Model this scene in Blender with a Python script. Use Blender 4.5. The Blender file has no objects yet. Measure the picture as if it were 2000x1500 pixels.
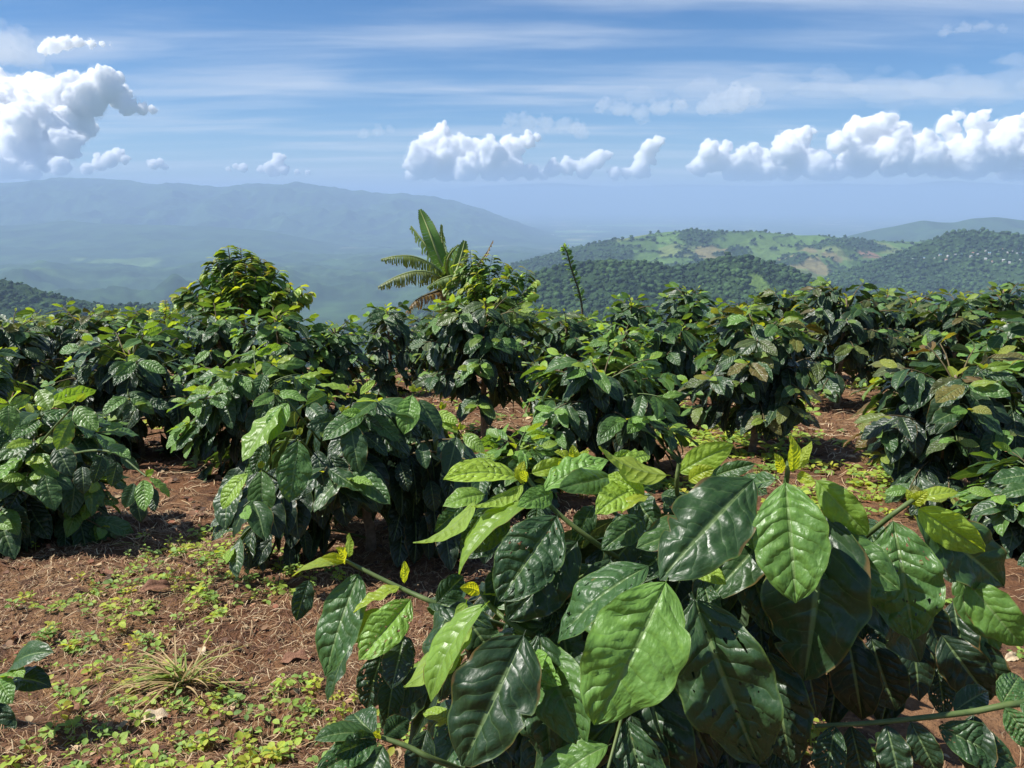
import bpy, math, random
import numpy as np
from mathutils import Vector, Matrix

# ------------------------------------------------------------------ camera, sky, sun, exposure
scene = bpy.context.scene
COL = scene.collection
PITCH = math.radians(13.0)
FPX = 1570.0                      # focal length in photo pixels (2000 x 1500)
CAMZ = 1.05
SLOPE = 0.11
cam_d = bpy.data.cameras.new('camera')
cam_d.sensor_width = 36.0
cam_d.lens = 36.0 * FPX / 2000.0
cam_d.clip_start = 0.02
cam_d.clip_end = 200000.0
cam = bpy.data.objects.new('camera', cam_d)
COL.objects.link(cam)
cam.location = (0, 0, CAMZ)
cam.rotation_euler = (math.radians(90) - PITCH, 0, 0)
scene.camera = cam

SUN_EL = math.radians(52)
SUN_DIR = Vector((-0.80, -0.06, 0)).normalized() * math.cos(SUN_EL) + Vector((0, 0, math.sin(SUN_EL)))
sun_d = bpy.data.lights.new('sun', 'SUN')
sun_d.energy = 5.0
sun_d.angle = math.radians(0.5)
sun_d.color = (1.0, 0.96, 0.90)
sun = bpy.data.objects.new('sun', sun_d)
COL.objects.link(sun)
sun.rotation_euler = SUN_DIR.to_track_quat('Z', 'Y').to_euler()
sun.location = (0, 0, 30)

scene.view_settings.view_transform = 'Standard'
scene.view_settings.look = 'None'
scene.view_settings.gamma = 1.0
scene.view_settings.use_curve_mapping = False
scene.view_settings.exposure = 0.6
cy = scene.cycles
cy.max_bounces = 72
cy.diffuse_bounces = 3
cy.glossy_bounces = 3
cy.transmission_bounces = 4
cy.transparent_max_bounces = 8
cy.volume_bounces = 64
cy.use_denoising = True
cy.sample_clamp_indirect = 6.0


class NT:
    """tiny node helper"""
    def __init__(self, tree):
        self.t = tree

    def n(self, typ, props=None, **ins):
        nd = self.t.nodes.new(typ)
        for k, v in (props or {}).items():
            setattr(nd, k, v)
        for k, v in ins.items():
            key = int(k[1:]) if (k[0] == 'i' and k[1:].isdigit()) else k.replace('_', ' ')
            self.set(nd.inputs[key], v)
        return nd

    def set(self, sock, v):
        if isinstance(v, bpy.types.NodeSocket):
            self.t.links.new(v, sock)
        else:
            sock.default_value = v

    def m(self, op, a, b=0.0, c=0.0, clamp=False):
        nd = self.t.nodes.new('ShaderNodeMath')
        nd.operation = op
        nd.use_clamp = clamp
        for i, v in enumerate((a, b, c)):
            self.set(nd.inputs[i], v)
        return nd.outputs[0]

    def mix(self, f, a, b, blend='MIX'):
        nd = self.t.nodes.new('ShaderNodeMix')
        nd.data_type = 'RGBA'
        nd.blend_type = blend
        self.set(nd.inputs[0], f)
        self.set(nd.inputs[6], a)
        self.set(nd.inputs[7], b)
        return nd.outputs[2]

    def ramp(self, f, stops, mode='LINEAR'):
        nd = self.t.nodes.new('ShaderNodeValToRGB')
        nd.color_ramp.interpolation = mode
        el = nd.color_ramp.elements
        while len(el) < len(stops):
            el.new(0.5)
        for e, (p, c) in zip(el, stops):
            e.position = p
            e.color = (c[0], c[1], c[2], 1) if hasattr(c, '__len__') else (c, c, c, 1)
        self.set(nd.inputs[0], f)
        return nd.outputs[0]

    def smooth(self, v, lo, hi):
        nd = self.t.nodes.new('ShaderNodeMapRange')
        nd.interpolation_type = 'SMOOTHSTEP'
        self.set(nd.inputs[0], v)
        nd.inputs[1].default_value = lo
        nd.inputs[2].default_value = hi
        return nd.outputs[0]

    def noise(self, vec, scale, detail=4.0, rough=0.55, out=0):
        nd = self.t.nodes.new('ShaderNodeTexNoise')
        nd.inputs['Scale'].default_value = scale
        nd.inputs['Detail'].default_value = detail
        nd.inputs['Roughness'].default_value = rough
        if vec is not None:
            self.t.links.new(vec, nd.inputs['Vector'])
        return nd.outputs[out]


def C(r, g, b):
    return (r, g, b, 1.0)


# world: physical sky plus high thin cirrus streaks, everywhere the same kind
world = bpy.data.worlds.new('World')
scene.world = world
world.use_nodes = True
wt = world.node_tree
wt.nodes.clear()
w = NT(wt)
sky = wt.nodes.new('ShaderNodeTexSky')
sky.sky_type = 'NISHITA'
sky.sun_disc = False
sky.sun_elevation = SUN_EL
sky.sun_rotation = math.atan2(SUN_DIR.x, SUN_DIR.y)
sky.altitude = 1500
sky.air_density = 0.95
sky.dust_density = 0.7
sky.ozone_density = 6.0
tc = wt.nodes.new('ShaderNodeTexCoord')
sep = w.n('ShaderNodeSeparateXYZ', Vector=tc.outputs['Generated'])
zz = w.m('MAXIMUM', sep.outputs[2], 0.015)
inv = w.m('DIVIDE', 1.0, w.m('ADD', zz, 0.06))
pl = w.n('ShaderNodeCombineXYZ', X=w.m('MULTIPLY', sep.outputs[0], inv), Y=w.m('MULTIPLY', sep.outputs[1], inv), Z=0.0)
mp = w.n('ShaderNodeMapping', Vector=pl.outputs[0])
mp.inputs['Rotation'].default_value = (0, 0, math.radians(7))
mp.inputs['Scale'].default_value = (0.30, 0.85, 1)
mp.inputs['Location'].default_value = (3.1, 1.7, 0)
warp = w.noise(mp.outputs[0], 1.3, 3, 0.5, out=1)
mv = w.n('ShaderNodeVectorMath', props={'operation': 'MULTIPLY_ADD'})
wt.links.new(warp, mv.inputs[0])
mv.inputs[1].default_value = (0.5, 0.5, 0)
wt.links.new(mp.outputs[0], mv.inputs[2])
n1 = w.noise(mv.outputs[0], 1.15, 7, 0.55)
cirrus = w.smooth(n1, 0.40, 0.76)
ciramt = w.m('MULTIPLY', cirrus, 0.62)
hs = w.n('ShaderNodeHueSaturation', Color=sky.outputs[0], Saturation=1.2)
skyc = w.mix(ciramt, hs.outputs[0], C(7.4, 7.9, 8.6))
bg = w.n('ShaderNodeBackground', Color=skyc, Strength=0.078)
wo = w.n('ShaderNodeOutputWorld', Surface=bg.outputs[0])


# ------------------------------------------------------------------ helpers
def ray(px, py):
    u = (px - 1000.0) / FPX
    v = (750.0 - py) / FPX
    c, s = math.cos(PITCH), math.sin(PITCH)
    return Vector((u, c + v * s, -s + v * c))


def P(px, py, d):
    r = ray(px, py)
    k = d / r.y
    return Vector((r.x * k, d, CAMZ + r.z * k))


def proj(p):
    c, s = math.cos(PITCH), math.sin(PITCH)
    x, y, z = p[0], p[1], p[2] - CAMZ
    dep = y * c - z * s
    up = y * s + z * c
    return 1000 + FPX * x / dep, 750 - FPX * up / dep, dep


# value-gradient noise in numpy -------------------------------------------------
_rs = np.random.RandomState(7)
_perm = _rs.permutation(4096).astype(np.int64)
_grad = _rs.uniform(0, 2 * np.pi, 4096)


def perlin(x, y):
    x = np.asarray(x, float)
    y = np.asarray(y, float)
    xi = np.floor(x).astype(np.int64)
    yi = np.floor(y).astype(np.int64)
    xf, yf = x - xi, y - yi

    def g(ix, iy, dx, dy):
        a = _grad[_perm[(ix + _perm[iy & 4095]) & 4095]]
        return np.cos(a) * dx + np.sin(a) * dy
    sx = xf * xf * xf * (xf * (xf * 6 - 15) + 10)
    sy = yf * yf * yf * (yf * (yf * 6 - 15) + 10)
    a = g(xi, yi, xf, yf)
    b = g(xi + 1, yi, xf - 1, yf)
    c = g(xi, yi + 1, xf, yf - 1)
    d = g(xi + 1, yi + 1, xf - 1, yf - 1)
    return (a + sx * (b - a)) * (1 - sy) + (c + sx * (d - c)) * sy


def fbm(x, y, octv=5, gain=0.5, ridge=False):
    s, a, f = 0.0, 1.0, 1.0
    for i in range(octv):
        n = perlin(x * f + 17.3 * i, y * f - 9.1 * i)
        if ridge:
            n = 0.5 - np.abs(n) * 1.6
        s = s + a * n
        a *= gain
        f *= 2.03
    return s


def np_mesh(name, V, F, uv=None, col=None, smooth=True):
    """V (n,3), F (m,3|4) -> mesh; uv (n,2) per vertex; col (n,4) per vertex -> attribute 'lc'"""
    V = np.ascontiguousarray(V, dtype=np.float32)
    F = np.ascontiguousarray(F, dtype=np.int32)
    me = bpy.data.meshes.new(name)
    k = F.shape[1]
    me.vertices.add(len(V))
    me.vertices.foreach_set('co', V.ravel())
    me.loops.add(F.size)
    me.loops.foreach_set('vertex_index', F.ravel())
    me.polygons.add(len(F))
    me.polygons.foreach_set('loop_start', np.arange(0, F.size, k, dtype=np.int32))
    me.polygons.foreach_set('loop_total', np.full(len(F), k, dtype=np.int32))
    me.polygons.foreach_set('use_smooth', np.full(len(F), smooth))
    if uv is not None:
        l = me.uv_layers.new(name='UVMap')
        l.data.foreach_set('uv', np.ascontiguousarray(np.asarray(uv, np.float32)[F.ravel()]).ravel())
    if col is not None:
        a = me.attributes.new('lc', 'FLOAT_COLOR', 'POINT')
        a.data.foreach_set('color', np.ascontiguousarray(col, dtype=np.float32).ravel())
    me.update(calc_edges=True)
    me.validate()
    return me


def link(name, me, mat=None, parent=None, loc=None):
    o = bpy.data.objects.new(name, me)
    COL.objects.link(o)
    if mat is not None and me is not None and not me.materials:
        me.materials.append(mat)
    if parent is not None:
        o.parent = parent
    if loc is not None:
        o.location = loc
    return o


def tag(o, label=None, cat=None, group=None, kind=None):
    if label:
        o['label'] = label
    if cat:
        o['category'] = cat
    if group:
        o['group'] = group
    if kind:
        o['kind'] = kind
    return o


def empty(name, loc, label, cat, group=None):
    o = bpy.data.objects.new(name, None)
    COL.objects.link(o)
    o.location = loc
    o.empty_display_size = 0.1
    return tag(o, label, cat, group)


def tube(pts, radii, sides=6):
    """tube along points -> V, F arrays (quads)"""
    pts = [Vector(p) for p in pts]
    n = len(pts)
    V, F = [], []
    ref = Vector((0.13, 0.21, 0.97))
    for i, p in enumerate(pts):
        d = (pts[min(i + 1, n - 1)] - pts[max(i - 1, 0)])
        d = d.normalized() if d.length > 1e-9 else Vector((0, 0, 1))
        r0 = ref if abs(d.dot(ref)) < 0.93 else Vector((1, 0, 0))
        a = d.cross(r0).normalized()
        b = d.cross(a)
        for k in range(sides):
            t = 2 * math.pi * k / sides
            V.append(p + (a * math.cos(t) + b * math.sin(t)) * radii[i])
    for i in range(n - 1):
        for k in range(sides):
            k2 = (k + 1) % sides
            F.append((i * sides + k, i * sides + k2, (i + 1) * sides + k2, (i + 1) * sides + k))
    # tip cap
    V.append(pts[-1] + (pts[-1] - pts[-2]).normalized() * radii[-1])
    tip = len(V) - 1
    for k in range(sides):
        F.append(((n - 1) * sides + k, (n - 1) * sides + (k + 1) % sides, tip, tip))
    return np.array([tuple(v) for v in V]), np.array(F)


def join_VF(parts):
    Vs, Fs, o = [], [], 0
    for V, F in parts:
        Vs.append(V)
        Fs.append(F + o)
        o += len(V)
    return np.concatenate(Vs), np.concatenate(Fs)


def fix_F(F):
    return F


def tube_mesh(name, parts):
    V, F = join_VF(parts)
    quads = [tuple(f) for f in F]
    me = bpy.data.meshes.new(name)
    me.from_pydata([tuple(v) for v in V], [], [q if q[2] != q[3] else q[:3] for q in quads])
    for p in me.polygons:
        p.use_smooth = True
    return me


def spline(pts, n):
    """catmull-rom through points, n samples"""
    pts = [Vector(p) for p in pts]
    if len(pts) == 2:
        return [pts[0].lerp(pts[1], i / (n - 1)) for i in range(n)]
    q = [pts[0] * 2 - pts[1]] + pts + [pts[-1] * 2 - pts[-2]]
    out = []
    m = len(pts) - 1
    for i in range(n):
        t = i / (n - 1) * m
        k = min(int(t), m - 1)
        t -= k
        a, b, c, d = q[k], q[k + 1], q[k + 2], q[k + 3]
        out.append(0.5 * ((2 * b) + (c - a) * t + (2 * a - 5 * b + 4 * c - d) * t * t + (3 * b - a - 3 * c + d) * t ** 3))
    return out


# ------------------------------------------------------------------ materials
def new_mat(name):
    m = bpy.data.materials.new(name)
    m.use_nodes = True
    m.node_tree.nodes.clear()
    return m, NT(m.node_tree)


def leaf_material(name, source, young=(0.40, 0.46, 0.035), gloss=0.39, nv=9.0, bump=0.45, tint=(1, 1, 1)):
    """age, per-leaf random and redness come from the object colour or from the 'lc' attribute"""
    m, t = new_mat(name)
    if source == 'object':
        oi = t.n('ShaderNodeObjectInfo')
        col = oi.outputs['Color']
    else:
        at = t.n('ShaderNodeAttribute', props={'attribute_name': 'lc'})
        col = at.outputs['Color']
    sp = t.n('ShaderNodeSeparateColor', Color=col)
    age, rnd, red = sp.outputs[0], sp.outputs[1], sp.outputs[2]
    uv = t.n('ShaderNodeUVMap', props={'uv_map': 'UVMap'})
    s = t.n('ShaderNodeSeparateXYZ', Vector=uv.outputs[0])
    x = t.m('MULTIPLY_ADD', s.outputs[0], 2.0, -1.0)
    ax = t.m('ABSOLUTE', x)
    v = s.outputs[1]
    wv = t.noise(t.n('ShaderNodeCombineXYZ', X=t.m('MULTIPLY', rnd, 40.0), Y=t.m('MULTIPLY', v, 3.0), Z=t.m('MULTIPLY', s.outputs[0], 1.5)).outputs[0], 1.6, 2, 0.5)
    ph = t.m('SUBTRACT', t.m('ADD', t.m('MULTIPLY', v, nv), t.m('MULTIPLY', wv, 1.6)), t.m('MULTIPLY', t.m('POWER', ax, 1.25), 1.5))
    fr = t.m('FRACT', ph)
    tri = t.m('MULTIPLY', t.m('ABSOLUTE', t.m('SUBTRACT', fr, 0.5)), 2.0)
    edge_fade = t.m('SUBTRACT', 1.0, t.smooth(ax, 0.72, 1.0))
    vein = t.m('MULTIPLY', t.smooth(tri, 0.86, 1.0), edge_fade)
    mid = t.m('SUBTRACT', 1.0, t.smooth(ax, 0.025, 0.085))
    cv = t.n('ShaderNodeCombineXYZ', X=t.m('MULTIPLY_ADD', rnd, 31.0, x), Y=t.m('MULTIPLY', v, 2.3), Z=t.m('MULTIPLY', rnd, 17.0))
    base = t.ramp(age, [(0.0, (0.015, 0.034, 0.017)), (0.28, (0.042, 0.100, 0.030)), (0.52, (0.155, 0.310, 0.058)),
                        (0.80, (0.300, 0.450, 0.055)), (1.0, young)])
    no = t.noise(cv.outputs[0], 2.2, 4, 0.6)
    bright = t.m('MULTIPLY_ADD', t.m('ADD', t.m('MULTIPLY', rnd, 0.55), t.m('MULTIPLY', no, 0.6)), 0.8, 0.52)
    base = t.mix(1.0, base, t.n('ShaderNodeCombineColor', Red=bright, Green=bright, Blue=bright).outputs[0], 'MULTIPLY')
    base = t.mix(1.0, base, C(*tint), 'MULTIPLY')
    base = t.mix(red, base, C(0.26, 0.095, 0.03))
    veinc = t.mix(0.6, base, C(0.16, 0.27, 0.09))
    mott = t.noise(cv.outputs[0], 6.5, 5, 0.7)
    base = t.mix(t.m('MULTIPLY', t.smooth(mott, 0.45, 0.75), 0.35), base, t.mix(1.0, base, C(1.9, 1.7, 1.3), 'MULTIPLY'))
    base = t.mix(t.m('MULTIPLY', vein, 0.33), base, veinc)
    base = t.mix(t.m('MULTIPLY', mid, 0.7), base, t.mix(0.75, base, C(0.24, 0.34, 0.13)))
    marg = t.smooth(ax, 0.93, 0.995)
    base = t.mix(t.m('MULTIPLY', marg, 0.4), base, C(0.17, 0.26, 0.05))
    # blotches: leaf miner / rust spots on some leaves
    bn = t.noise(cv.outputs[0], 3.4, 2, 0.45)
    gate = t.m('GREATER_THAN', rnd, 0.42)
    blot = t.m('MULTIPLY', t.smooth(bn, 0.735, 0.775), gate)
    base = t.mix(t.m('MULTIPLY', blot, 0.75), base, C(0.20, 0.17, 0.055))
    # dust and dried drops
    dn = t.noise(cv.outputs[0], 11.0, 5, 0.75)
    base = t.mix(t.m('MULTIPLY', t.smooth(dn, 0.52, 0.78), 0.22), base, C(0.22, 0.22, 0.15))
    # browned scorched margin on some leaves
    sc = t.m('MULTIPLY', t.smooth(t.m('ADD', ax, t.m('MULTIPLY', bn, 0.35)), 1.12, 1.2), t.m('LESS_THAN', rnd, 0.35))
    base = t.mix(t.m('MULTIPLY', sc, 0.8), base, C(0.15, 0.085, 0.03))
    gm = t.n('ShaderNodeNewGeometry')
    under = t.mix(0.3, base, C(0.12, 0.19, 0.06))
    surf = t.mix(gm.outputs['Backfacing'], base, under)
    # relief
    fine = t.noise(cv.outputs[0], 14.0, 3, 0.6)
    h = t.m('MULTIPLY', t.m('POWER', tri, 2.2), t.m('MULTIPLY', edge_fade, -1.0))
    h = t.m('ADD', h, t.m('MULTIPLY', fine, 0.30))
    h = t.m('ADD', h, t.m('MULTIPLY', mid, -0.7))
    h = t.m('ADD', h, t.m('MULTIPLY', t.noise(cv.outputs[0], 4.0, 2, 0.5), 1.6))
    bp = t.n('ShaderNodeBump', Strength=t.m('MULTIPLY_ADD', rnd, bump * 0.9, bump * 0.45), Distance=0.006, Height=h)
    rough = t.m('ADD', t.m('ADD', t.m('MULTIPLY_ADD', no, 0.36, gloss - 0.20), t.m('MULTIPLY', t.smooth(dn, 0.45, 0.75), 0.2)), t.m('MULTIPLY', gm.outputs['Backfacing'], 0.25))
    pr = t.n('ShaderNodeBsdfPrincipled', Base_Color=surf, Roughness=rough, Normal=bp.outputs[0])
    pr.inputs['Specular IOR Level'].default_value = 0.5
    trc = t.mix(1.0, base, C(2.1, 1.75, 0.55), 'MULTIPLY')
    tr = t.n('ShaderNodeBsdfTranslucent', Color=trc, Normal=bp.outputs[0])
    f = t.m('MULTIPLY_ADD', age, 0.36, 0.14, clamp=True)
    mx = t.n('ShaderNodeMixShader', i0=f, i1=pr.outputs[0], i2=tr.outputs[0])
    hn = t.noise(cv.outputs[0], 7.5, 1, 0.4)
    hole = t.m('MULTIPLY', t.m('GREATER_THAN', hn, 0.69), t.m('GREATER_THAN', rnd, 0.76))
    tp = t.n('ShaderNodeBsdfTransparent')
    mh = t.n('ShaderNodeMixShader', i0=hole, i1=mx.outputs[0], i2=tp.outputs[0])
    t.n('ShaderNodeOutputMaterial', Surface=mh.outputs[0])
    return m


M_LEAF = leaf_material('coffee_leaf', 'object')
M_LEAF_A = leaf_material('coffee_foliage', 'attr')
M_TREE = leaf_material('tree_leaf', 'object', young=(0.30, 0.30, 0.04), gloss=0.42, nv=7, bump=0.3, tint=(1.6, 1.45, 1.2))
M_TREE_A = leaf_material('tree_foliage', 'attr', young=(0.30, 0.30, 0.04), gloss=0.42, nv=7, bump=0.3, tint=(1.6, 1.45, 1.2))
M_WEED = leaf_material('weed_leaf', 'attr', young=(0.36, 0.40, 0.05), gloss=0.6, nv=5, bump=0.15, tint=(1.35, 1.15, 1.15))


def simple_mat(name, c1, c2, scale=8.0, rough=0.8, bump=0.3, bdist=0.01, spec=0.3, coord='Object', detail=5):
    m, t = new_mat(name)
    tcd = t.n('ShaderNodeTexCoord')
    n = t.noise(tcd.outputs[coord], scale, detail, 0.6)
    base = t.mix(t.smooth(n, 0.3, 0.7), C(*c1), C(*c2))
    bp = t.n('ShaderNodeBump', Strength=bump, Distance=bdist, Height=n)
    pr = t.n('ShaderNodeBsdfPrincipled', Base_Color=base, Roughness=rough, Normal=bp.outputs[0])
    pr.inputs['Specular IOR Level'].default_value = spec
    t.n('ShaderNodeOutputMaterial', Surface=pr.outputs[0])
    return m


M_TRUNK = simple_mat('coffee_bark', (0.16, 0.11, 0.07), (0.30, 0.23, 0.16), 40, 0.9, 0.6, 0.004)
M_GREENSTEM = simple_mat('green_stem', (0.07, 0.115, 0.035), (0.13, 0.17, 0.055), 30, 0.5, 0.2, 0.002)
M_TWIG = simple_mat('brown_twig', (0.10, 0.075, 0.04), (0.16, 0.13, 0.06), 50, 0.8, 0.3, 0.002)
M_DEAD = simple_mat('dead_leaf_brown', (0.13, 0.055, 0.03), (0.27, 0.14, 0.08), 25, 0.75, 0.5, 0.004)
M_PALE = simple_mat('dry_husk', (0.45, 0.33, 0.20), (0.62, 0.50, 0.34), 30, 0.7, 0.4, 0.003)
M_BUD = simple_mat('yellow_bud', (0.50, 0.52, 0.04), (0.62, 0.60, 0.05), 20, 0.4, 0.1, 0.002)
M_BERRY = simple_mat('green_berry', (0.05, 0.12, 0.03), (0.09, 0.17, 0.04), 30, 0.3, 0.1, 0.002, 0.5)


def attr_mat(name, rough=0.85, spec=0.2, noise_scale=None, var=0.35, bump=0.0, bdist=1.0, coord='Object', transl=0.0):
    """colour straight from the 'lc' attribute with noise variation"""
    m, t = new_mat(name)
    at = t.n('ShaderNodeAttribute', props={'attribute_name': 'lc'})
    col = at.outputs['Color']
    nrm = None
    if noise_scale:
        tcd = t.n('ShaderNodeTexCoord')
        n = t.noise(tcd.outputs[coord], noise_scale, 6, 0.65)
        k = t.m('MULTIPLY_ADD', n, 2 * var, 1 - var)
        col = t.mix(1.0, col, t.n('ShaderNodeCombineColor', Red=k, Green=k, Blue=k).outputs[0], 'MULTIPLY')
        if bump:
            nrm = t.n('ShaderNodeBump', Strength=bump, Distance=bdist, Height=n).outputs[0]
    pr = t.n('ShaderNodeBsdfPrincipled', Base_Color=col, Roughness=rough)
    pr.inputs['Specular IOR Level'].default_value = spec
    if nrm is not None:
        t.set(pr.inputs['Normal'], nrm)
    out = pr.outputs[0]
    if transl:
        tr = t.n('ShaderNodeBsdfTranslucent', Color=col)
        out = t.n('ShaderNodeMixShader', i0=transl, i1=out, i2=tr.outputs[0]).outputs[0]
    t.n('ShaderNodeOutputMaterial', Surface=out)
    return m


# ------------------------------------------------------------------ near ground
def ground_z(x, y):
    """smooth shape of the plantation slope; works on arrays"""
    x = np.asarray(x, float)
    y = np.asarray(y, float)
    z = -SLOPE * y
    d = np.maximum(y - 9.5, 0)
    z = z - 0.030 * d * d / (1 + 0.060 * d)
    return z + 0.03 * perlin(x * 0.9 + 3.3, y * 0.9)


def gz(x, y):
    return float(ground_z(np.array([x]), np.array([y]))[0])


def grid_faces(nx, ny):
    i = np.arange(nx - 1)
    j = np.arange(ny - 1)
    I, J = np.meshgrid(i, j)
    a = (J * nx + I).ravel()
    return np.stack([a, a + 1, a + nx + 1, a + nx], 1)


m, t = new_mat('red_soil')
tcd = t.n('ShaderNodeTexCoord')
ob = tcd.outputs['Object']
nA = t.noise(ob, 1.3, 5, 0.6)
nB = t.noise(ob, 14, 6, 0.7)
nC = t.noise(ob, 95, 4, 0.7)
c = t.mix(t.smooth(nA, 0.35, 0.65), C(0.150, 0.070, 0.034), C(0.262, 0.146, 0.072))
c = t.mix(t.smooth(nB, 0.42, 0.7), c, C(0.075, 0.042, 0.028))
c = t.mix(t.m('MULTIPLY', t.smooth(nC, 0.52, 0.72), 0.55), c, C(0.36, 0.22, 0.13))
hh = t.m('ADD', t.m('MULTIPLY', nB, 1.0), t.m('MULTIPLY', nC, 0.45))
bp = t.n('ShaderNodeBump', Strength=0.9, Distance=0.03, Height=hh)
pr = t.n('ShaderNodeBsdfPrincipled', Base_Color=c, Roughness=0.95, Normal=bp.outputs[0])
pr.inputs['Specular IOR Level'].default_value = 0.15
t.n('ShaderNodeOutputMaterial', Surface=pr.outputs[0])
M_SOIL = m

xs = np.linspace(-13, 13, 521)
ys = np.concatenate([np.linspace(-3, 0.9, 40), np.linspace(0.92, 6, 210), np.linspace(6.05, 16, 120)])
X, Y = np.meshgrid(xs, ys)
Z = ground_z(X, Y) + 0.03 * fbm(X * 4, Y * 4, 3) + 0.020 * fbm(X * 13, Y * 13, 2)
me = np_mesh('ground', np.stack([X, Y, Z], -1).reshape(-1, 3), grid_faces(len(xs), len(ys)))
tag(link('ground', me, M_SOIL), kind='structure')

# ------------------------------------------------------------------ far terrain
PLAIN = -600.0
M_TERR = attr_mat('terrain_cover', 0.95, 0.05, 0.006, 0.85, coord='Object')
M_FOREST = attr_mat('forest_cover', 0.95, 0.05, 0.03, 0.55, 0.9, 14.0, coord='Object')

FOR = np.array([0.030, 0.060, 0.024])
FOR2 = np.array([0.050, 0.095, 0.030])
GRASSF = np.array([0.115, 0.185, 0.050])
BARE = np.array([0.22, 0.135, 0.09])
TAN = np.array([0.20, 0.18, 0.085])


def patch(colr, X, Y, cx, cyy, rx, ry, c, ang=0.0, hard=0.25):
    dx, dy = X - cx, Y - cyy
    ca, sa = math.cos(ang), math.sin(ang)
    u = (dx * ca + dy * sa) / rx
    v = (-dx * sa + dy * ca) / ry
    wob = 0.35 * fbm(X / rx * 1.3 + cx, Y / ry * 1.3, 3)
    r = np.sqrt(u * u + v * v) + wob
    f = np.clip((1.0 - r) / hard, 0, 1)[..., None]
    return colr * (1 - f) + np.asarray(c) * f


# polar sheet: hillside under the plantation, drop to the valley, flat plain to the horizon
def terr_z(X, Y):
    R = np.hypot(X, Y)
    near = -SLOPE * Y - 0.12
    d = np.maximum(Y - 9.5, 0)
    drop = 0.030 * d * d / (1 + 0.060 * d)
    z = near - drop
    nz = fbm(X / 900.0, Y / 900.0, 5) * 60 * np.clip((R - 60) / 1500, 0, 1) + fbm(X / 90.0, Y / 90.0, 4) * 6 * np.clip((R - 30) / 300, 0, 1)
    floor_ = PLAIN + 40 * fbm(X / 2600.0, Y / 2600.0, 4) * np.clip(1 - (R - 9000) / 9000, 0, 1) \
        + 300 * np.clip(fbm(X / 2100.0 + 5, Y / 2100.0, 6, 0.5, ridge=True) - 0.25, 0, 1) * np.clip((11000 - R) / 6000, 0, 1)
    k = 60.0
    z = z + nz
    a = np.clip((z - floor_) / k, -30, 30)
    return floor_ + k * np.log1p(np.exp(a)) - 0 * k


th = np.concatenate([np.linspace(-math.pi, -0.75, 80, endpoint=False), np.linspace(-0.75, 0.75, 700, endpoint=False), np.linspace(0.75, math.pi, 81)])
rr = np.concatenate([[0.0], np.geomspace(3.0, 900.0, 60, endpoint=False), np.geomspace(900.0, 24000.0, 260, endpoint=False), np.geomspace(24000.0, 46000.0, 25)])
nth, nr = len(th), len(rr)
T, R_ = np.meshgrid(th, rr)
X, Y = R_ * np.sin(T), R_ * np.cos(T)
Z = terr_z(X, Y)
near_sel = R_ < 22
Zn = ground_z(X, Y) - 0.35 - 0.004 * R_
Z = np.where(near_sel, np.minimum(Zn, Z - 0.2), Z)
fo = np.clip(fbm(X / 420.0, Y / 420.0, 6, 0.65) * 1.6 + 0.4, 0, 1)[..., None]
colr = FOR * (1 - fo) + FOR2 * fo
pf = np.clip((fbm(X / 620.0 + 3, Y / 520.0 + 8, 5) - 0.27) * 8, 0, 1) * np.clip((R_ - 5000) / 4000, 0, 1)
colr = colr * (1 - pf[..., None] * 0.8) + np.array([0.17, 0.26, 0.07]) * pf[..., None] * 0.8
pb = np.clip((fbm(X / 800.0 - 7, Y / 700.0 + 2, 4) - 0.34) * 8, 0, 1) * np.clip((R_ - 9000) / 4000, 0, 1)
colr = colr * (1 - pb[..., None]) + np.array([0.30, 0.27, 0.17]) * pb[..., None]
for (px, py, rx, ry, c_) in ((225, 525, 330, 520, GRASSF * 0.9), (150, 512, 180, 260, GRASSF * 0.8), (280, 572, 120, 160, GRASSF * 0.9),
                             (540, 432, 900, 900, GRASSF * 0.8), (700, 478, 500, 500, GRASSF), (1000, 455, 900, 500, np.array([0.22, 0.28, 0.10])), (1120, 452, 800, 450, np.array([0.15, 0.25, 0.07])), (880, 452, 500, 350, np.array([0.3, 0.27, 0.17])), (1250, 440, 1500, 700, np.array([0.14, 0.24, 0.07])), (930, 470, 500, 300, np.array([0.16, 0.24, 0.08]))):
    g = ray(px, py)
    k = (PLAIN - CAMZ) / g.z
    colr = patch(colr, X, Y, g.x * k, g.y * k, rx, ry, c_)
lc = np.concatenate([colr, np.ones_like(colr[..., :1])], -1)
me = np_mesh('valley', np.stack([X, Y, Z], -1).reshape(-1, 3), grid_faces(nth, nr), col=lc.reshape(-1, 4))
tag(link('valley', me, M_TERR), kind='structure')


M_CROWN = attr_mat('tree_crowns', 0.9, 0.1, 0.25, 0.5)


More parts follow.
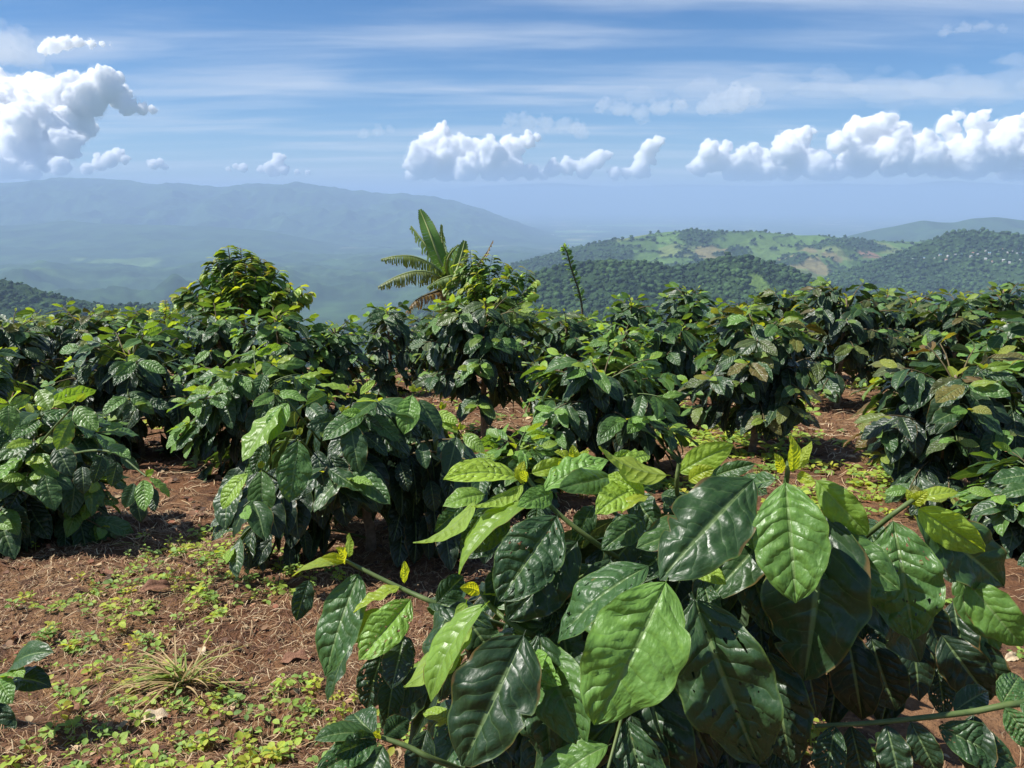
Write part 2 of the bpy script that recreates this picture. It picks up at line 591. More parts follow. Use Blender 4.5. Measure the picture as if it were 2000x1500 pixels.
def ridge(name, sky_pts, d, zf, zb, df, db, nx, ny, mat, power=1.25, gully=0.18, gs=None, forest=0.0, fs=9.0, paint=None,
          dcurve=0.0, crest_noise=0.0, ext=0.22, crowns=0, crown_label=None):
    """a hill range whose crest runs through given bearings and heights; real slopes in front and behind"""
    cx, cz = [], []
    for (a, b) in sky_pts:
        q = P(a, b, d)
        cx.append(q.x)
        cz.append(q.z)
    cz = [z - forest * 1.1 for z in cz]
    span = (cx[-1] - cx[0]) * ext
    low = min(zf, zb) - 40
    cx = [cx[0] - span] + cx + [cx[-1] + span]
    cz = [low] + cz + [low]
    cx, cz = np.array(cx), np.array(cz)
    sx = np.linspace(cx[0], cx[-1], nx)
    # smooth interpolation of crest
    zc = np.interp(sx, cx, cz)
    kk = max(3, nx // (len(sky_pts) * 4))
    ker = np.hanning(kk + 2)[1:-1]
    ker /= ker.sum()
    zc = np.convolve(np.pad(zc, kk, mode='edge'), ker, mode='same')[kk:-kk]
    tt = np.concatenate([np.linspace(-1, 0, int(ny * 0.72)), np.linspace(0, 1, ny - int(ny * 0.72) + 1)[1:]])
    S, Tt = np.meshgrid(sx, tt)
    ZC = np.tile(zc, (len(tt), 1))
    Y = d + np.where(Tt < 0, Tt * df, Tt * db) + dcurve * np.sin(S / (cx[-1] - cx[0] + 1) * 9.0)
    X = S * (1 + 0.0 * Y)
    gs = gs or (df * 0.5)
    foot = np.where(Tt < 0, zf, zb)
    prof = (1 - np.abs(Tt)) ** power
    H = ZC - foot
    g = fbm(X / gs + d * 0.013, Y / gs, 6, 0.5, ridge=True) - 0.35
    Z = foot + H * prof + gully * np.abs(H) * g * np.clip(np.abs(Tt) * 4.0, 0.02, 1) * np.clip((1 - np.abs(Tt)) * 3, 0, 1)
    if crest_noise:
        Z = Z + crest_noise * fbm(X / (gs * 0.12), Y / (gs * 0.12), 4)
    f0 = np.clip(fbm(X / (gs * 0.4), Y / (gs * 0.4) + 4, 5) * 1.3 + 0.45, 0, 1)[..., None]
    colr = FOR * (1 - f0) + FOR2 * f0
    wood = np.ones_like(X)
    if paint:
        colr, wood = paint(X, Y, Z, colr)
    if forest:
        n1 = np.abs(perlin(X / fs, Y / fs)) * -1.6 + np.abs(perlin(X / fs * 0.47 + 5, Y / fs * 0.47)) * -1.2
        bumpv = forest * (1.1 + n1) * wood
        Z = Z + bumpv
        sh = np.clip(0.75 + 0.4 * perlin(X / fs * 0.8, Y / fs * 0.8 + 9), 0.4, 1.4)[..., None]
        colr = np.where(wood[..., None] > 0.5, colr * sh, colr)
    lc = np.concatenate([colr, np.ones_like(colr[..., :1])], -1)
    me = np_mesh(name, np.stack([X, Y, Z], -1).reshape(-1, 3), grid_faces(nx, len(tt)), col=lc.reshape(-1, 4))
    o = tag(link(name, me, mat), kind='structure')
    if crowns:
        rs_ = np.random.RandomState(int(d) % 1000)
        ok = np.argwhere((wood > 0.5) & (Tt < 0.12) & (Z > foot + 12) & (np.abs(X / Y) < 0.75))
        ok = ok[rs_.permutation(len(ok))[:crowns]]
        cx_ = X[ok[:, 0], ok[:, 1]] + rs_.uniform(-4, 4, len(ok))
        cy_ = Y[ok[:, 0], ok[:, 1]] + rs_.uniform(-3, 3, len(ok))
        cz_ = Z[ok[:, 0], ok[:, 1]]
        base_c = colr[ok[:, 0], ok[:, 1]]
        r_ = (1.8 + 5.6 * rs_.uniform(0, 1, len(ok)) ** 2.2) * (forest / 8.0)
        ph_ = (1 + 5 ** 0.5) / 2
        iv = np.array([(-1, ph_, 0), (1, ph_, 0), (-1, -ph_, 0), (1, -ph_, 0), (0, -1, ph_), (0, 1, ph_), (0, -1, -ph_), (0, 1, -ph_), (ph_, 0, -1), (ph_, 0, 1), (-ph_, 0, -1), (-ph_, 0, 1)]) / 1.9
        jf = np.array([(0, 11, 5), (0, 5, 1), (0, 1, 7), (0, 7, 10), (0, 10, 11), (1, 5, 9), (5, 11, 4), (11, 10, 2), (10, 7, 6), (7, 1, 8), (3, 9, 4), (3, 4, 2), (3, 2, 6), (3, 6, 8), (3, 8, 9), (4, 9, 5), (2, 4, 11), (6, 2, 10), (8, 6, 7), (9, 8, 1)])
        jit_ = 1 + rs_.uniform(-0.28, 0.28, (len(ok), 12, 1))
        V_ = iv[None] * jit_ * (r_[:, None, None] * np.array([1.15, 1.15, 0.9])) + np.stack([cx_, cy_, cz_ + r_ * 0.35], -1)[:, None, :]
        F_ = (np.arange(len(ok)) * 12)[:, None, None] + jf[None]
        cc_ = np.repeat(base_c * rs_.uniform(0.8, 1.8, (len(ok), 1)), 12, 0)
        lc_ = np.concatenate([cc_, np.ones((len(cc_), 1))], 1)
        f_ = link('forest', np_mesh('forest', V_.reshape(-1, 3), F_.reshape(-1, 3), col=lc_), M_CROWN)
        tag(f_, crown_label, 'forest', kind='stuff')
    return o, (X, Y, Z)


# far faint ranges
ridge('distant_range', [(700, 400), (850, 372), (960, 362), (1080, 357), (1200, 366), (1330, 360), (1480, 364), (1620, 358), (1760, 362), (1850, 352), (1930, 357), (2050, 366), (2300, 372), (2600, 380)],
      39000, PLAIN, PLAIN, 4500, 5000, 420, 70, M_TERR, gully=0.2)
# big ridge on the left skyline
ridge('mountain_ridge', [(-700, 362), (-400, 350), (-200, 358), (-60, 356), (0, 357), (30, 356), (60, 352), (95, 350), (100, 347), (130, 346), (150, 349), (170, 347), (200, 349), (250, 352), (300, 360), (345, 357), (400, 363), (430, 366), (450, 363), (480, 357), (530, 360), (552, 360), (578, 355), (620, 362), (660, 367), (690, 373), (700, 371), (730, 376), (760, 380), (785, 376), (800, 379), (850, 385), (900, 396), (950, 411), (1000, 431), (1060, 452), (1120, 467), (1180, 478)],
      14000, PLAIN, PLAIN, 3800, 4000, 620, 130, M_TERR, gully=0.42, gs=1500, crest_noise=22, ext=0.04)
ridge('foothill_ridge', [(-700, 430), (-300, 448), (0, 441), (60, 438), (100, 434), (132, 430), (155, 433), (200, 437), (270, 439), (340, 440), (420, 443), (520, 450), (620, 470), (720, 500)],
      9800, PLAIN, PLAIN, 2600, 1800, 420, 90, M_TERR, gully=0.3, gs=1300)
# blue ridge behind the fields on the right
ridge('blue_ridge', [(1560, 476), (1650, 462), (1700, 450), (1750, 441), (1800, 430), (1830, 434), (1860, 435), (1895, 427), (1944, 424), (2000, 431), (2100, 436), (2250, 425), (2500, 440)],
      7600, -700, PLAIN, 1700, 2000, 330, 80, M_TERR, gully=0.28, gs=900)


def on_plane(px, py, z):
    g = ray(px, py)
    k = (z - CAMZ) / g.z
    return g.x * k, g.y * k


FD = 3600.0


def field_paint(X, Y, Z, colr):
    # project each point as seen from the valley viewpoint to lay out the real field boundaries
    g1 = fbm(X / 330.0 + 2, Y / 300.0, 4)
    A = np.stack([X * 0.0 + 0.095, X * 0.0 + 0.165, X * 0.0 + 0.045], -1)
    wob = fbm(X / 120.0, Y / 120.0, 4)
    fl = np.clip((X - 430) / 120 + wob * 1.3, 0, 1) * np.clip((1900 - X) / 150 + wob * 1.3, 0, 1)
    fl = fl * np.clip((g1 + 0.30) * 8, 0, 1)
    f = (fl > 0.5).astype(float)
    cellx = np.floor((X + 60 * perlin(X / 300., Y / 300.)) / 150.0)
    celly = np.floor((Y + 90 * perlin(X / 260. + 7, Y / 260.)) / 170.0)
    hsh = np.abs(np.sin(cellx * 12.9898 + celly * 78.233) * 43758.5453) % 1.0
    fcol = A * (0.75 + 0.5 * hsh)[..., None]
    fcol = np.where((hsh > 0.80)[..., None], np.array([0.15, 0.19, 0.065]), fcol)
    fcol = np.where((hsh > 0.90)[..., None], TAN, fcol)
    fcol = np.where((hsh > 0.965)[..., None], BARE, fcol)
    colr = colr * (1 - f[..., None]) + fcol * f[..., None]
    wood = 1 - f
    for (px, py, dd, rx, ry, c_) in ((1597, 509, 2900, 38, 55, BARE), (1680, 515, 2850, 55, 45, BARE * 1.1), (1570, 470, 3350, 42, 70, TAN),
                                     (1620, 482, 3250, 40, 60, TAN * 0.9), (1690, 477, 3350, 45, 60, BARE * 1.1), (1500, 466, 3400, 130, 110, GRASSF),
                                     (1270, 497, 2950, 55, 70, np.array([0.2, 0.24, 0.08])), (1760, 490, 3100, 60, 110, GRASSF * 0.95),
                                     (1350, 505, 2900, 80, 80, GRASSF * 0.9), (1430, 480, 3150, 90, 90, GRASSF)):
        x0 = (px - 1000) / FPX * dd / 1.0
        before = colr.copy()
        colr = patch(colr, X, Y, x0, dd, rx, ry, c_, hard=0.12)
        wood = np.where(np.abs(colr - before).sum(-1) > 0.02, 0, wood)
    for (px, py, dd, rx, ry) in ((1435, 462, 3350, 50, 60), (1560, 520, 2850, 85, 70), (1640, 500, 3000, 40, 60)):
        x0 = (px - 1000) / FPX * dd
        before = colr.copy()
        colr = patch(colr, X, Y, x0, dd, rx, ry, FOR, hard=0.1)
        wood = np.where(np.abs(colr - before).sum(-1) > 0.02, 1, wood)
    cl = (perlin(X / 55.0, Y / 70.0) + 0.5 * perlin(X / 24.0 + 3, Y / 30.0)) > 0.36
    cl2 = np.abs(perlin(X / 240.0 + 11, Y / 170.0)) < 0.022
    cw = (cl | cl2) & (wood < 0.5)
    colr = np.where(cw[..., None], FOR * 1.1, colr)
    wood = np.where(cw, 1.0, wood)
    return colr, wood


ridge('field_hill', [(880, 545), (980, 520), (1060, 497), (1120, 480), (1180, 468), (1250, 456), (1300, 449), (1345, 446), (1390, 449), (1440, 447), (1500, 451), (1560, 456), (1600, 455), (1640, 461), (1720, 467), (1800, 468), (1900, 475), (2100, 490), (2300, 520)],
      FD, -420, -700, 1250, 1400, 480, 210, M_FOREST, power=1.15, gully=0.24, gs=520, forest=9.0, fs=13.0, paint=field_paint, crowns=9000, crown_label='scattered woods and tree lines between the fields of the green hill')
_, village_hill = ridge('wooded_hill', [(1560, 560), (1640, 530), (1720, 502), (1780, 480), (1820, 465), (1845, 455), (1870, 450), (1905, 447), (1950, 450), (2000, 457), (2100, 455), (2250, 448), (2450, 470), (2600, 500)],
                        2700, -420, -500, 900, 800, 420, 190, M_FOREST, power=1.2, gully=0.22, gs=420, forest=9.0, fs=11.0, crowns=8000, crown_label='woodland covering the hillside of the small village at right')


def green_knoll(X, Y, Z, colr):
    before = colr.copy()
    colr = patch(colr, X, Y, 0.292 * 1560, 1500, 22, 45, GRASSF, hard=0.15)
    w_ = np.where(np.abs(colr - before).sum(-1) > 0.02, 0.0, 1.0)
    return colr, w_


ridge('wooded_hill', [(780, 640), (900, 585), (980, 552), (1040, 530), (1100, 513), (1150, 507), (1200, 505), (1260, 508), (1310, 518), (1340, 518), (1380, 505), (1405, 499), (1430, 497), (1470, 501), (1510, 511), (1550, 524), (1590, 540), (1650, 562), (1750, 600), (1900, 640)],
      1600, -330, -400, 620, 700, 460, 210, M_FOREST, power=1.15, gully=0.25, gs=330, forest=7.5, fs=8.0, paint=green_knoll, crowns=11000, crown_label='dense woodland on the dark hill behind the lone shoot')
ridge('wooded_hill', [(-900, 470), (-500, 500), (-200, 520), (-60, 535), (0, 543), (50, 552), (90, 567), (150, 582), (220, 592), (300, 590), (380, 594), (460, 610), (560, 640), (700, 690)],
      1500, -330, -600, 700, 900, 420, 170, M_FOREST, power=1.1, gully=0.25, gs=340, forest=7.0, fs=8.0, crowns=5000, crown_label='woodland on the slope at the far left edge')

# haze: the hazy air of the valley
hm, t = new_mat('hazy_air')
pv = t.n('ShaderNodeVolumePrincipled')
pv.inputs['Color'].default_value = C(0.49, 0.66, 0.94)
pv.inputs['Density'].default_value = 1.0e-4
pv.inputs['Anisotropy'].default_value = 0.0
t.n('ShaderNodeOutputMaterial', Volume=pv.outputs[0])
hv = np.array([(x, y, z) for x in (-47000, 47000) for y in (-47000, 47000) for z in (-1010, 460)], float)
hf = np.array([(0, 1, 3, 2), (4, 6, 7, 5), (0, 4, 5, 1), (2, 3, 7, 6), (0, 2, 6, 4), (1, 5, 7, 3)])
haze = link('haze', np_mesh('haze', hv, hf, smooth=False), hm)
haze['kind'] = 'stuff'

# ------------------------------------------------------------------ clouds (real bodies of vapour far above the valley)
def cloud_mat(name, dens, col=(1, 1, 1), aniso=0.0):
    m, t = new_mat(name)
    pv = t.n('ShaderNodeVolumePrincipled')
    pv.inputs['Color'].default_value = C(*col)
    pv.inputs['Density'].default_value = dens
    pv.inputs['Anisotropy'].default_value = aniso
    t.n('ShaderNodeOutputMaterial', Volume=pv.outputs[0])
    return m


def ico():
    import bmesh
    bm = bmesh.new()
    bmesh.ops.create_icosphere(bm, subdivisions=2, radius=1.0)
    V = np.array([v.co[:] for v in bm.verts])
    F = np.array([[v.index for v in f.verts] for f in bm.faces])
    bm.free()
    return V, F


ICO = ico()


def make_cloud(puffs, D, mat, label, seed, voxel=70.0, sub=14, rough=0.30, flat=None, squash=1.0, depth=1.0, disp=1.0, xs=1.0):
    rs = random.Random(seed)
    Vs, Fs, off = [], [], 0
    k = D / FPX
    sph = []
    for pf_ in puffs:
        px, py, r = pf_[:3]
        dd = D + (pf_[3] if len(pf_) > 3 else 0.0) + rs.uniform(-1, 1) * r * k * 1.2 * depth
        c = P(px, py, dd)
        R = r * k
        sph.append((c, R))
        for _ in range(sub):
            v = Vector((rs.gauss(0, 1), rs.gauss(0, 1), rs.gauss(0.35, 0.9)))
            v.normalize()
            rr = R * rs.uniform(0.18, 0.42)
            c2 = c + v * (R * rs.uniform(0.75, 1.02))
            sph.append((c2, rr))
            for _ in range(5):
                v2 = Vector((rs.gauss(0, 1), rs.gauss(0, 1), rs.gauss(0.3, 0.9)))
                v2.normalize()
                sph.append((c2 + v2 * rr * 0.9, rr * rs.uniform(0.25, 0.5)))
    base_c = sph[0][0].copy()
    for (c, R) in sph:
        V = ICO[0] * np.array([R * xs, R, R * squash]) + np.array(c - base_c)
        Vs.append(V)
        Fs.append(ICO[1] + off)
        off += len(V)
    V = np.concatenate(Vs)
    if flat is not None:
        zb = P(1000, flat, D).z - base_c.z
        lo = V[:, 2] < zb
        V[lo, 2] = zb + (V[lo, 2] - zb) * 0.12
    me = np_mesh('cloud', V, np.concatenate(Fs))
    o = link('cloud', me, mat)
    if mat is CM:
        fr = link('fringe', np_mesh('fringe', V, np.concatenate(Fs)), CF, o)
        fm = fr.modifiers.new('fuse', 'REMESH')
        fm.mode = 'VOXEL'
        fm.voxel_size = voxel * 0.6
        for (size, st) in ((10.0, 9.0), (4.0, 6.0)):
            tx = bpy.data.textures.new('wisp', 'CLOUDS')
            tx.noise_scale = voxel * size * 0.6
            tx.noise_depth = 3
            dm = fr.modifiers.new('wisp', 'DISPLACE')
            dm.texture = tx
            dm.texture_coords = 'LOCAL'
            dm.strength = voxel * st * 0.6
            dm.mid_level = 0.42
    o.location = base_c
    tag(o, label, 'cloud', 'clouds over the valley')
    rm = o.modifiers.new('fuse', 'REMESH')
    rm.mode = 'VOXEL'
    voxel *= 0.45
    rm.voxel_size = voxel
    rm.use_smooth_shade = True
    for (size, st) in ((16.0, 6.0), (7.0, 4.0), (3.2, 2.4)):
        tx = bpy.data.textures.new('billow', 'CLOUDS')
        tx.noise_scale = voxel * size
        tx.noise_depth = 2
        dm = o.modifiers.new('billow', 'DISPLACE')
        dm.texture = tx
        dm.texture_coords = 'LOCAL'
        dm.strength = voxel * st * disp
        dm.mid_level = 0.5
    return o


CM = cloud_mat('cumulus', 0.016, aniso=0.0)
CF = cloud_mat('cloud_fringe', 0.0007)
CS = cloud_mat('thin_cloud', 0.0011, (0.97, 0.97, 0.99))
CT = cloud_mat('veil_cloud', 0.00042, (0.97, 0.97, 0.99))
CD = 30000.0
make_cloud([(-60, 230, 70), (-20, 190, 50), (20, 195, 42), (70, 195, 42), (125, 200, 44), (170, 188, 38), (203, 168, 30), (232, 190, 22), (252, 207, 17), (278, 212, 11), (298, 214, 7), (55, 255, 46, -1300), (105, 258, 40, -1300), (5, 262, 50, -1500), (148, 240, 34, -600), (80, 298, 34, -2600), (30, 308, 36, -2800), (-50, 310, 60, -2800), (128, 284, 26, -2300), (115, 325, 16, -3300), (55, 335, 18, -3600), (10, 335, 22, -3600)],
           CD, CM, 'towering white cumulus cloud at the left edge above the mountain ridge', 1, voxel=70, flat=352)
make_cloud([(88, 95, 12), (105, 90, 15), (128, 85, 15), (152, 83, 12), (178, 85, 8), (200, 87, 5), (216, 88, 3)], CD, CM, 'small white lens shaped cloud above the towering cumulus', 2, voxel=40, sub=7, squash=0.8)
make_cloud([(30, 95, 40), (-10, 90, 45), (60, 120, 22), (85, 130, 14)], CD * 0.8, CT, 'thin grey cloud in the upper left corner', 3, voxel=90, squash=0.8)
make_cloud([(215, 312, 16), (232, 303, 13), (195, 320, 14), (170, 330, 12), (245, 312, 8), (300, 322, 10), (312, 318, 9), (322, 327, 6)], CD * 1.1, CM, 'low cumulus puffs just right of the towering cumulus', 4, voxel=45, sub=6, flat=340)
make_cloud([(545, 310, 11), (540, 322, 12), (525, 328, 11), (555, 332, 10), (510, 330, 7), (535, 338, 12), (580, 335, 6), (600, 338, 5), (460, 325, 6), (475, 328, 9), (445, 330, 5)], CD * 1.1, CM, 'small cumulus puffs over the middle of the mountain ridge', 5, voxel=40, sub=6, flat=345)
make_cloud([(862, 262, 18), (845, 285, 26), (828, 318, 32), (880, 300, 34), (870, 335, 24), (905, 285, 16), (930, 295, 24), (962, 300, 24), (1000, 290, 22), (1032, 275, 15), (1048, 268, 9), (960, 330, 26), (1000, 330, 24), (910, 332, 26), (1035, 335, 15), (808, 340, 16)],
           CD, CM, 'broad white cumulus bank in the centre above the banana plant', 6, voxel=60, flat=352)
make_cloud([(1080, 330, 16), (1108, 325, 16), (1140, 330, 18), (1168, 312, 16), (1186, 304, 9), (1060, 342, 10), (1200, 340, 12)], CD, CM, 'low cumulus right of the broad centre bank', 7, voxel=48, flat=352)
make_cloud([(1286, 277, 11), (1270, 288, 16), (1260, 308, 18), (1250, 330, 18), (1222, 338, 10)], CD, CM, 'narrow leaning cumulus tower right of centre', 8, voxel=45, flat=350)
make_cloud([(1385, 295, 18), (1400, 310, 26), (1368, 325, 20), (1420, 285, 10), (1450, 320, 26), (1470, 293, 12), (1490, 310, 18), (1540, 275, 20), (1572, 264, 16), (1530, 300, 24), (1587, 257, 7), (1560, 310, 28), (1500, 333, 22), (1600, 325, 28), (1630, 335, 22), (1430, 340, 18), (1470, 338, 20), (1540, 338, 20)],
           CD, CM, 'billowing cumulus bank right of the narrow tower', 9, voxel=60, flat=352)
make_cloud([(1640, 280, 20), (1668, 256, 22), (1700, 246, 20), (1732, 236, 16), (1720, 270, 36), (1680, 308, 38), (1750, 300, 42), (1762, 256, 18), (1800, 300, 38), (1848, 242, 16), (1870, 226, 10), (1858, 262, 16), (1902, 242, 16), (1922, 226, 11), (1932, 250, 13), (1850, 312, 36), (1900, 308, 40), (1955, 292, 42), (1985, 255, 26), (1980, 322, 34), (2050, 280, 60), (2120, 300, 60)],
           CD, CM, 'largest white cumulus bank reaching the right edge', 10, voxel=65, flat=352)
make_cloud([(1400, 203, 22), (1435, 195, 28), (1465, 190, 20), (1375, 208, 14), (1482, 200, 12)], CD * 0.7, CS, 'soft grey cloud puff floating above the billowing bank', 11, voxel=60, squash=0.9)
make_cloud([(1000, 235, 16), (1030, 238, 18), (1065, 240, 18), (1100, 243, 16), (1125, 250, 18), (1135, 262, 14)], CD * 0.7, CS, 'ragged grey cloud wisp above the broad centre bank', 12, voxel=45, squash=0.7, disp=1.0)
make_cloud([(712, 262, 11), (738, 257, 12), (762, 252, 9)], CD * 0.7, CS, 'small grey cloud wisp left of the broad centre bank', 13, voxel=35, squash=0.7, disp=0.9)
make_cloud([(1180, 205, 16), (1215, 215, 20), (1250, 222, 18), (1290, 212, 20), (1330, 205, 16)], CD * 0.7, CS, 'ragged grey cloud wisp joining the soft grey puff', 14, voxel=45, squash=0.6, disp=1.0)
make_cloud([(1260, 185, 18), (1380, 178, 24), (1500, 165, 28), (1620, 175, 32), (1740, 175, 36), (1860, 170, 38), (1980, 165, 42), (2100, 165, 45)], CD * 0.6, CT, 'long pale grey cloud sheet spreading across the upper right', 15, voxel=90, squash=0.55, depth=3, xs=2.6, disp=0.5)
make_cloud([(1850, 62, 10), (1880, 56, 12), (1920, 52, 12), (1960, 55, 8)], CD * 0.6, CS, 'small pale cloud near the top right corner', 16, voxel=40, squash=0.5, xs=1.5)


# ------------------------------------------------------------------ leaves
def leaf_arrays(nu, nv, W=0.46, bend=0.5, cup=0.25, wave=0.03, wn=3.0, cor=0.012, veins=11, twist=0.0, seed=0, notch=(), tipw=0.10, petiole=0.05, belly=0.9, side=0.0, crinkle=0.03):
    rs = np.random.RandomState(seed)
    v = np.linspace(0, 1, nv + 1)
    vv = np.clip((v - petiole) / (1 - petiole), 0, 1)
    wprof = np.power(np.clip(np.sin(np.pi * np.power(vv, belly)), 0, 1), 0.72)
    # drip tip
    tip = np.clip((vv - (1 - tipw)) / tipw, 0, 1)
    wprof = wprof * (1 - 0.55 * tip) + 0.008
    u = np.linspace(-1, 1, nu + 1)
    U, Vv = np.meshgrid(u, v)
    WP = np.tile(wprof[:, None], (1, nu + 1))
    edge = 1 + 0.02 * np.sin(Vv * 23 + rs.uniform(0, 6)) * np.abs(U) + 0.016 * np.sin(Vv * 41 + rs.uniform(0, 6) + (U > 0) * 2.0) * np.abs(U)
    for (nvp, nw, sd, dep) in notch:
        edge = edge * (1 - dep * np.exp(-((Vv - nvp) / nw) ** 2) * (np.sign(U) == sd))
    x = U * WP * W * 0.5 * edge
    aU = np.abs(U)
    ph = Vv * veins - 1.5 * aU ** 1.25 + 0.5 * np.sin(Vv * 7 + rs.uniform(0, 6)) + np.where(U > 0, rs.uniform(-.4, .4), 0)
    tri = np.abs((ph % 1.0) - 0.5) * 2
    h = cor * (1 - tri ** 2) * np.sin(np.pi * np.clip(aU, 0, 1) ** 0.8) * np.clip(WP, 0, 1)
    h = h + cup * np.abs(x) * (1.0 - 0.45 * aU)
    h = h + wave * aU ** 2 * np.sin(2 * np.pi * wn * Vv + rs.uniform(0, 6) + np.where(U > 0, rs.uniform(0, 3), 0)) * WP
    h = h - 0.012 * np.exp(-(aU / 0.09) ** 2)
    h = h + crinkle * (perlin(U * 1.3 + seed * 3.7, Vv * 3.2 + seed) + 0.5 * perlin(U * 2.9 + seed * 1.3, Vv * 7.0)) * WP * np.clip(aU * 3, 0, 1)
    # twist about the midrib
    tw = twist * Vv
    x2 = x * np.cos(tw) - h * np.sin(tw)
    h2 = x * np.sin(tw) + h * np.cos(tw)
    # bend midrib downwards
    ang = bend * v ** 1.15
    dy = np.cos(ang) / nv
    dz = -np.sin(ang) / nv
    my = np.concatenate([[0], np.cumsum((dy[1:] + dy[:-1]) / 2)])
    mz = np.concatenate([[0], np.cumsum((dz[1:] + dz[:-1]) / 2)])
    mx = side * v ** 2
    Yc = my[:, None] + h2 * np.sin(ang)[:, None]
    Zc = mz[:, None] + h2 * np.cos(ang)[:, None]
    Xc = x2 + mx[:, None]
    # rotate so the chord lies on +y with length 1
    ty, tz = my[-1], mz[-1]
    ln = math.hypot(ty, tz)
    c, s = ty / ln, tz / ln
    Y2 = (Yc * c + Zc * s) / ln
    Z2 = (-Yc * s + Zc * c) / ln
    V = np.stack([Xc / ln, Y2, Z2], -1).reshape(-1, 3)
    uv = np.stack([0.5 + 0.5 * U, Vv], -1).reshape(-1, 2)
    F = grid_faces(nu + 1, nv + 1)
    return V, F, uv


def leaf_variants(n, nu, nv, seed, name, mat, holes=False, **kw):
    rng_ = random.Random(seed)
    out = []
    for i in range(n):
        p = dict(W=rng_.uniform(0.40, 0.50), bend=rng_.uniform(0.1, 1.25), cup=rng_.uniform(0.05, 0.45), wave=rng_.uniform(0.012, 0.036),
                 wn=rng_.uniform(2.0, 4.2), cor=rng_.uniform(0.010, 0.019), veins=9, twist=rng_.uniform(-0.6, 0.6), seed=seed * 50 + i,
                 tipw=rng_.uniform(0.06, 0.14), belly=rng_.uniform(0.82, 1.02), side=rng_.uniform(-0.06, 0.06))
        if rng_.random() < 0.65:
            p['notch'] = [(rng_.uniform(0.2, 0.85), rng_.uniform(0.008, 0.02), rng_.choice((-1, 1)), rng_.uniform(0.1, 0.35)) for _ in range(rng_.choice((1, 1, 2)))]
        p.update(kw)
        V, F, uv = leaf_arrays(nu, nv, **p)
        if holes and i % 3 == 0:
            drop = set()
            for _ in range(rng_.choice((3, 5))):
                a = int(nv * rng_.uniform(0.3, 0.8))
                b = int(nu * 0.5 + rng_.choice((-2, 1, 1)) + rng_.choice((0, 0, 1)))
                drop.add(a * nu + b)
            F = np.array([f for k, f in enumerate(F) if k not in drop])
        me = np_mesh(name, V, F, uv=uv)
        me.materials.append(mat)
        out.append(me)
    return out


LEAF_HI = leaf_variants(12, 16, 44, 11, 'leaf', M_LEAF)
LEAF_BIG = leaf_variants(8, 18, 48, 19, 'leaf', M_LEAF, cor=0.019, wave=0.036, crinkle=0.055, bend=0.7, W=0.47, tipw=0.06)
LEAF_FLAT = leaf_variants(6, 12, 34, 14, 'leaf', M_LEAF, wave=0.008, crinkle=0.015)
LEAF_MD = leaf_variants(12, 8, 22, 12, 'leaf', M_LEAF)
LEAF_LO_ARR = [leaf_arrays(4, 7, W=random.Random(k).uniform(0.40, 0.5), bend=0.2 + 0.12 * k, cup=0.1 + 0.05 * k, wave=0.03, cor=0.0, seed=k) for k in range(6)]
LEAF_TR = leaf_variants(6, 6, 10, 13, 'leaf', M_TREE, cor=0.0, W=0.40, bend=1.1, wave=0.03)
LEAF_TR_ARR = [leaf_arrays(2, 5, W=0.40, bend=0.7 + 0.12 * k, cup=0.3, wave=0.02, cor=0.0, seed=40 + k) for k in range(4)]


def leaf_matrix(pos, axis, normal, L, wscale=1.0):
    y = axis.normalized()
    z = (normal - y * normal.dot(y))
    z = z.normalized() if z.length > 1e-5 else y.orthogonal().normalized()
    x = y.cross(z)
    return Matrix(((x.x * L * wscale, y.x * L, z.x * L, pos.x), (x.y * L * wscale, y.y * L, z.y * L, pos.y), (x.z * L * wscale, y.z * L, z.z * L, pos.z), (0, 0, 0, 1)))


def add_leaf(parent, base, mats, me, age, rnd, red=0.0, name='leaf'):
    o = bpy.data.objects.new(name, me)
    o.parent = parent
    m = mats.copy()
    m.translation = m.translation - base
    o.matrix_basis = m
    o.color = (age, rnd, red, 1)
    COL.objects.link(o)
    return o


def joined_foliage(name, leaves, base, arrs, mat, parent):
    """leaves: list of (matrix, age, rnd, red)"""
    if not leaves:
        return None
    rs = random.Random(len(leaves))
    Vs, Fs, UVs, Cs, off = [], [], [], [], 0
    for (m, age, rnd, red) in leaves:
        V, F, uv = arrs[rs.randrange(len(arrs))]
        A = np.array(m.to_3x3())
        tr = np.array(m.translation - base)
        Vs.append(V @ A.T + tr)
        Fs.append(F + off)
        UVs.append(uv)
        Cs.append(np.tile((age, rnd, red, 1.0), (len(V), 1)))
        off += len(V)
    me = np_mesh(name, np.concatenate(Vs), np.concatenate(Fs), uv=np.concatenate(UVs), col=np.concatenate(Cs))
    o = link(name, me, mat, parent)
    o['kind'] = 'stuff'
    return o


UPV = Vector((0, 0, 1))


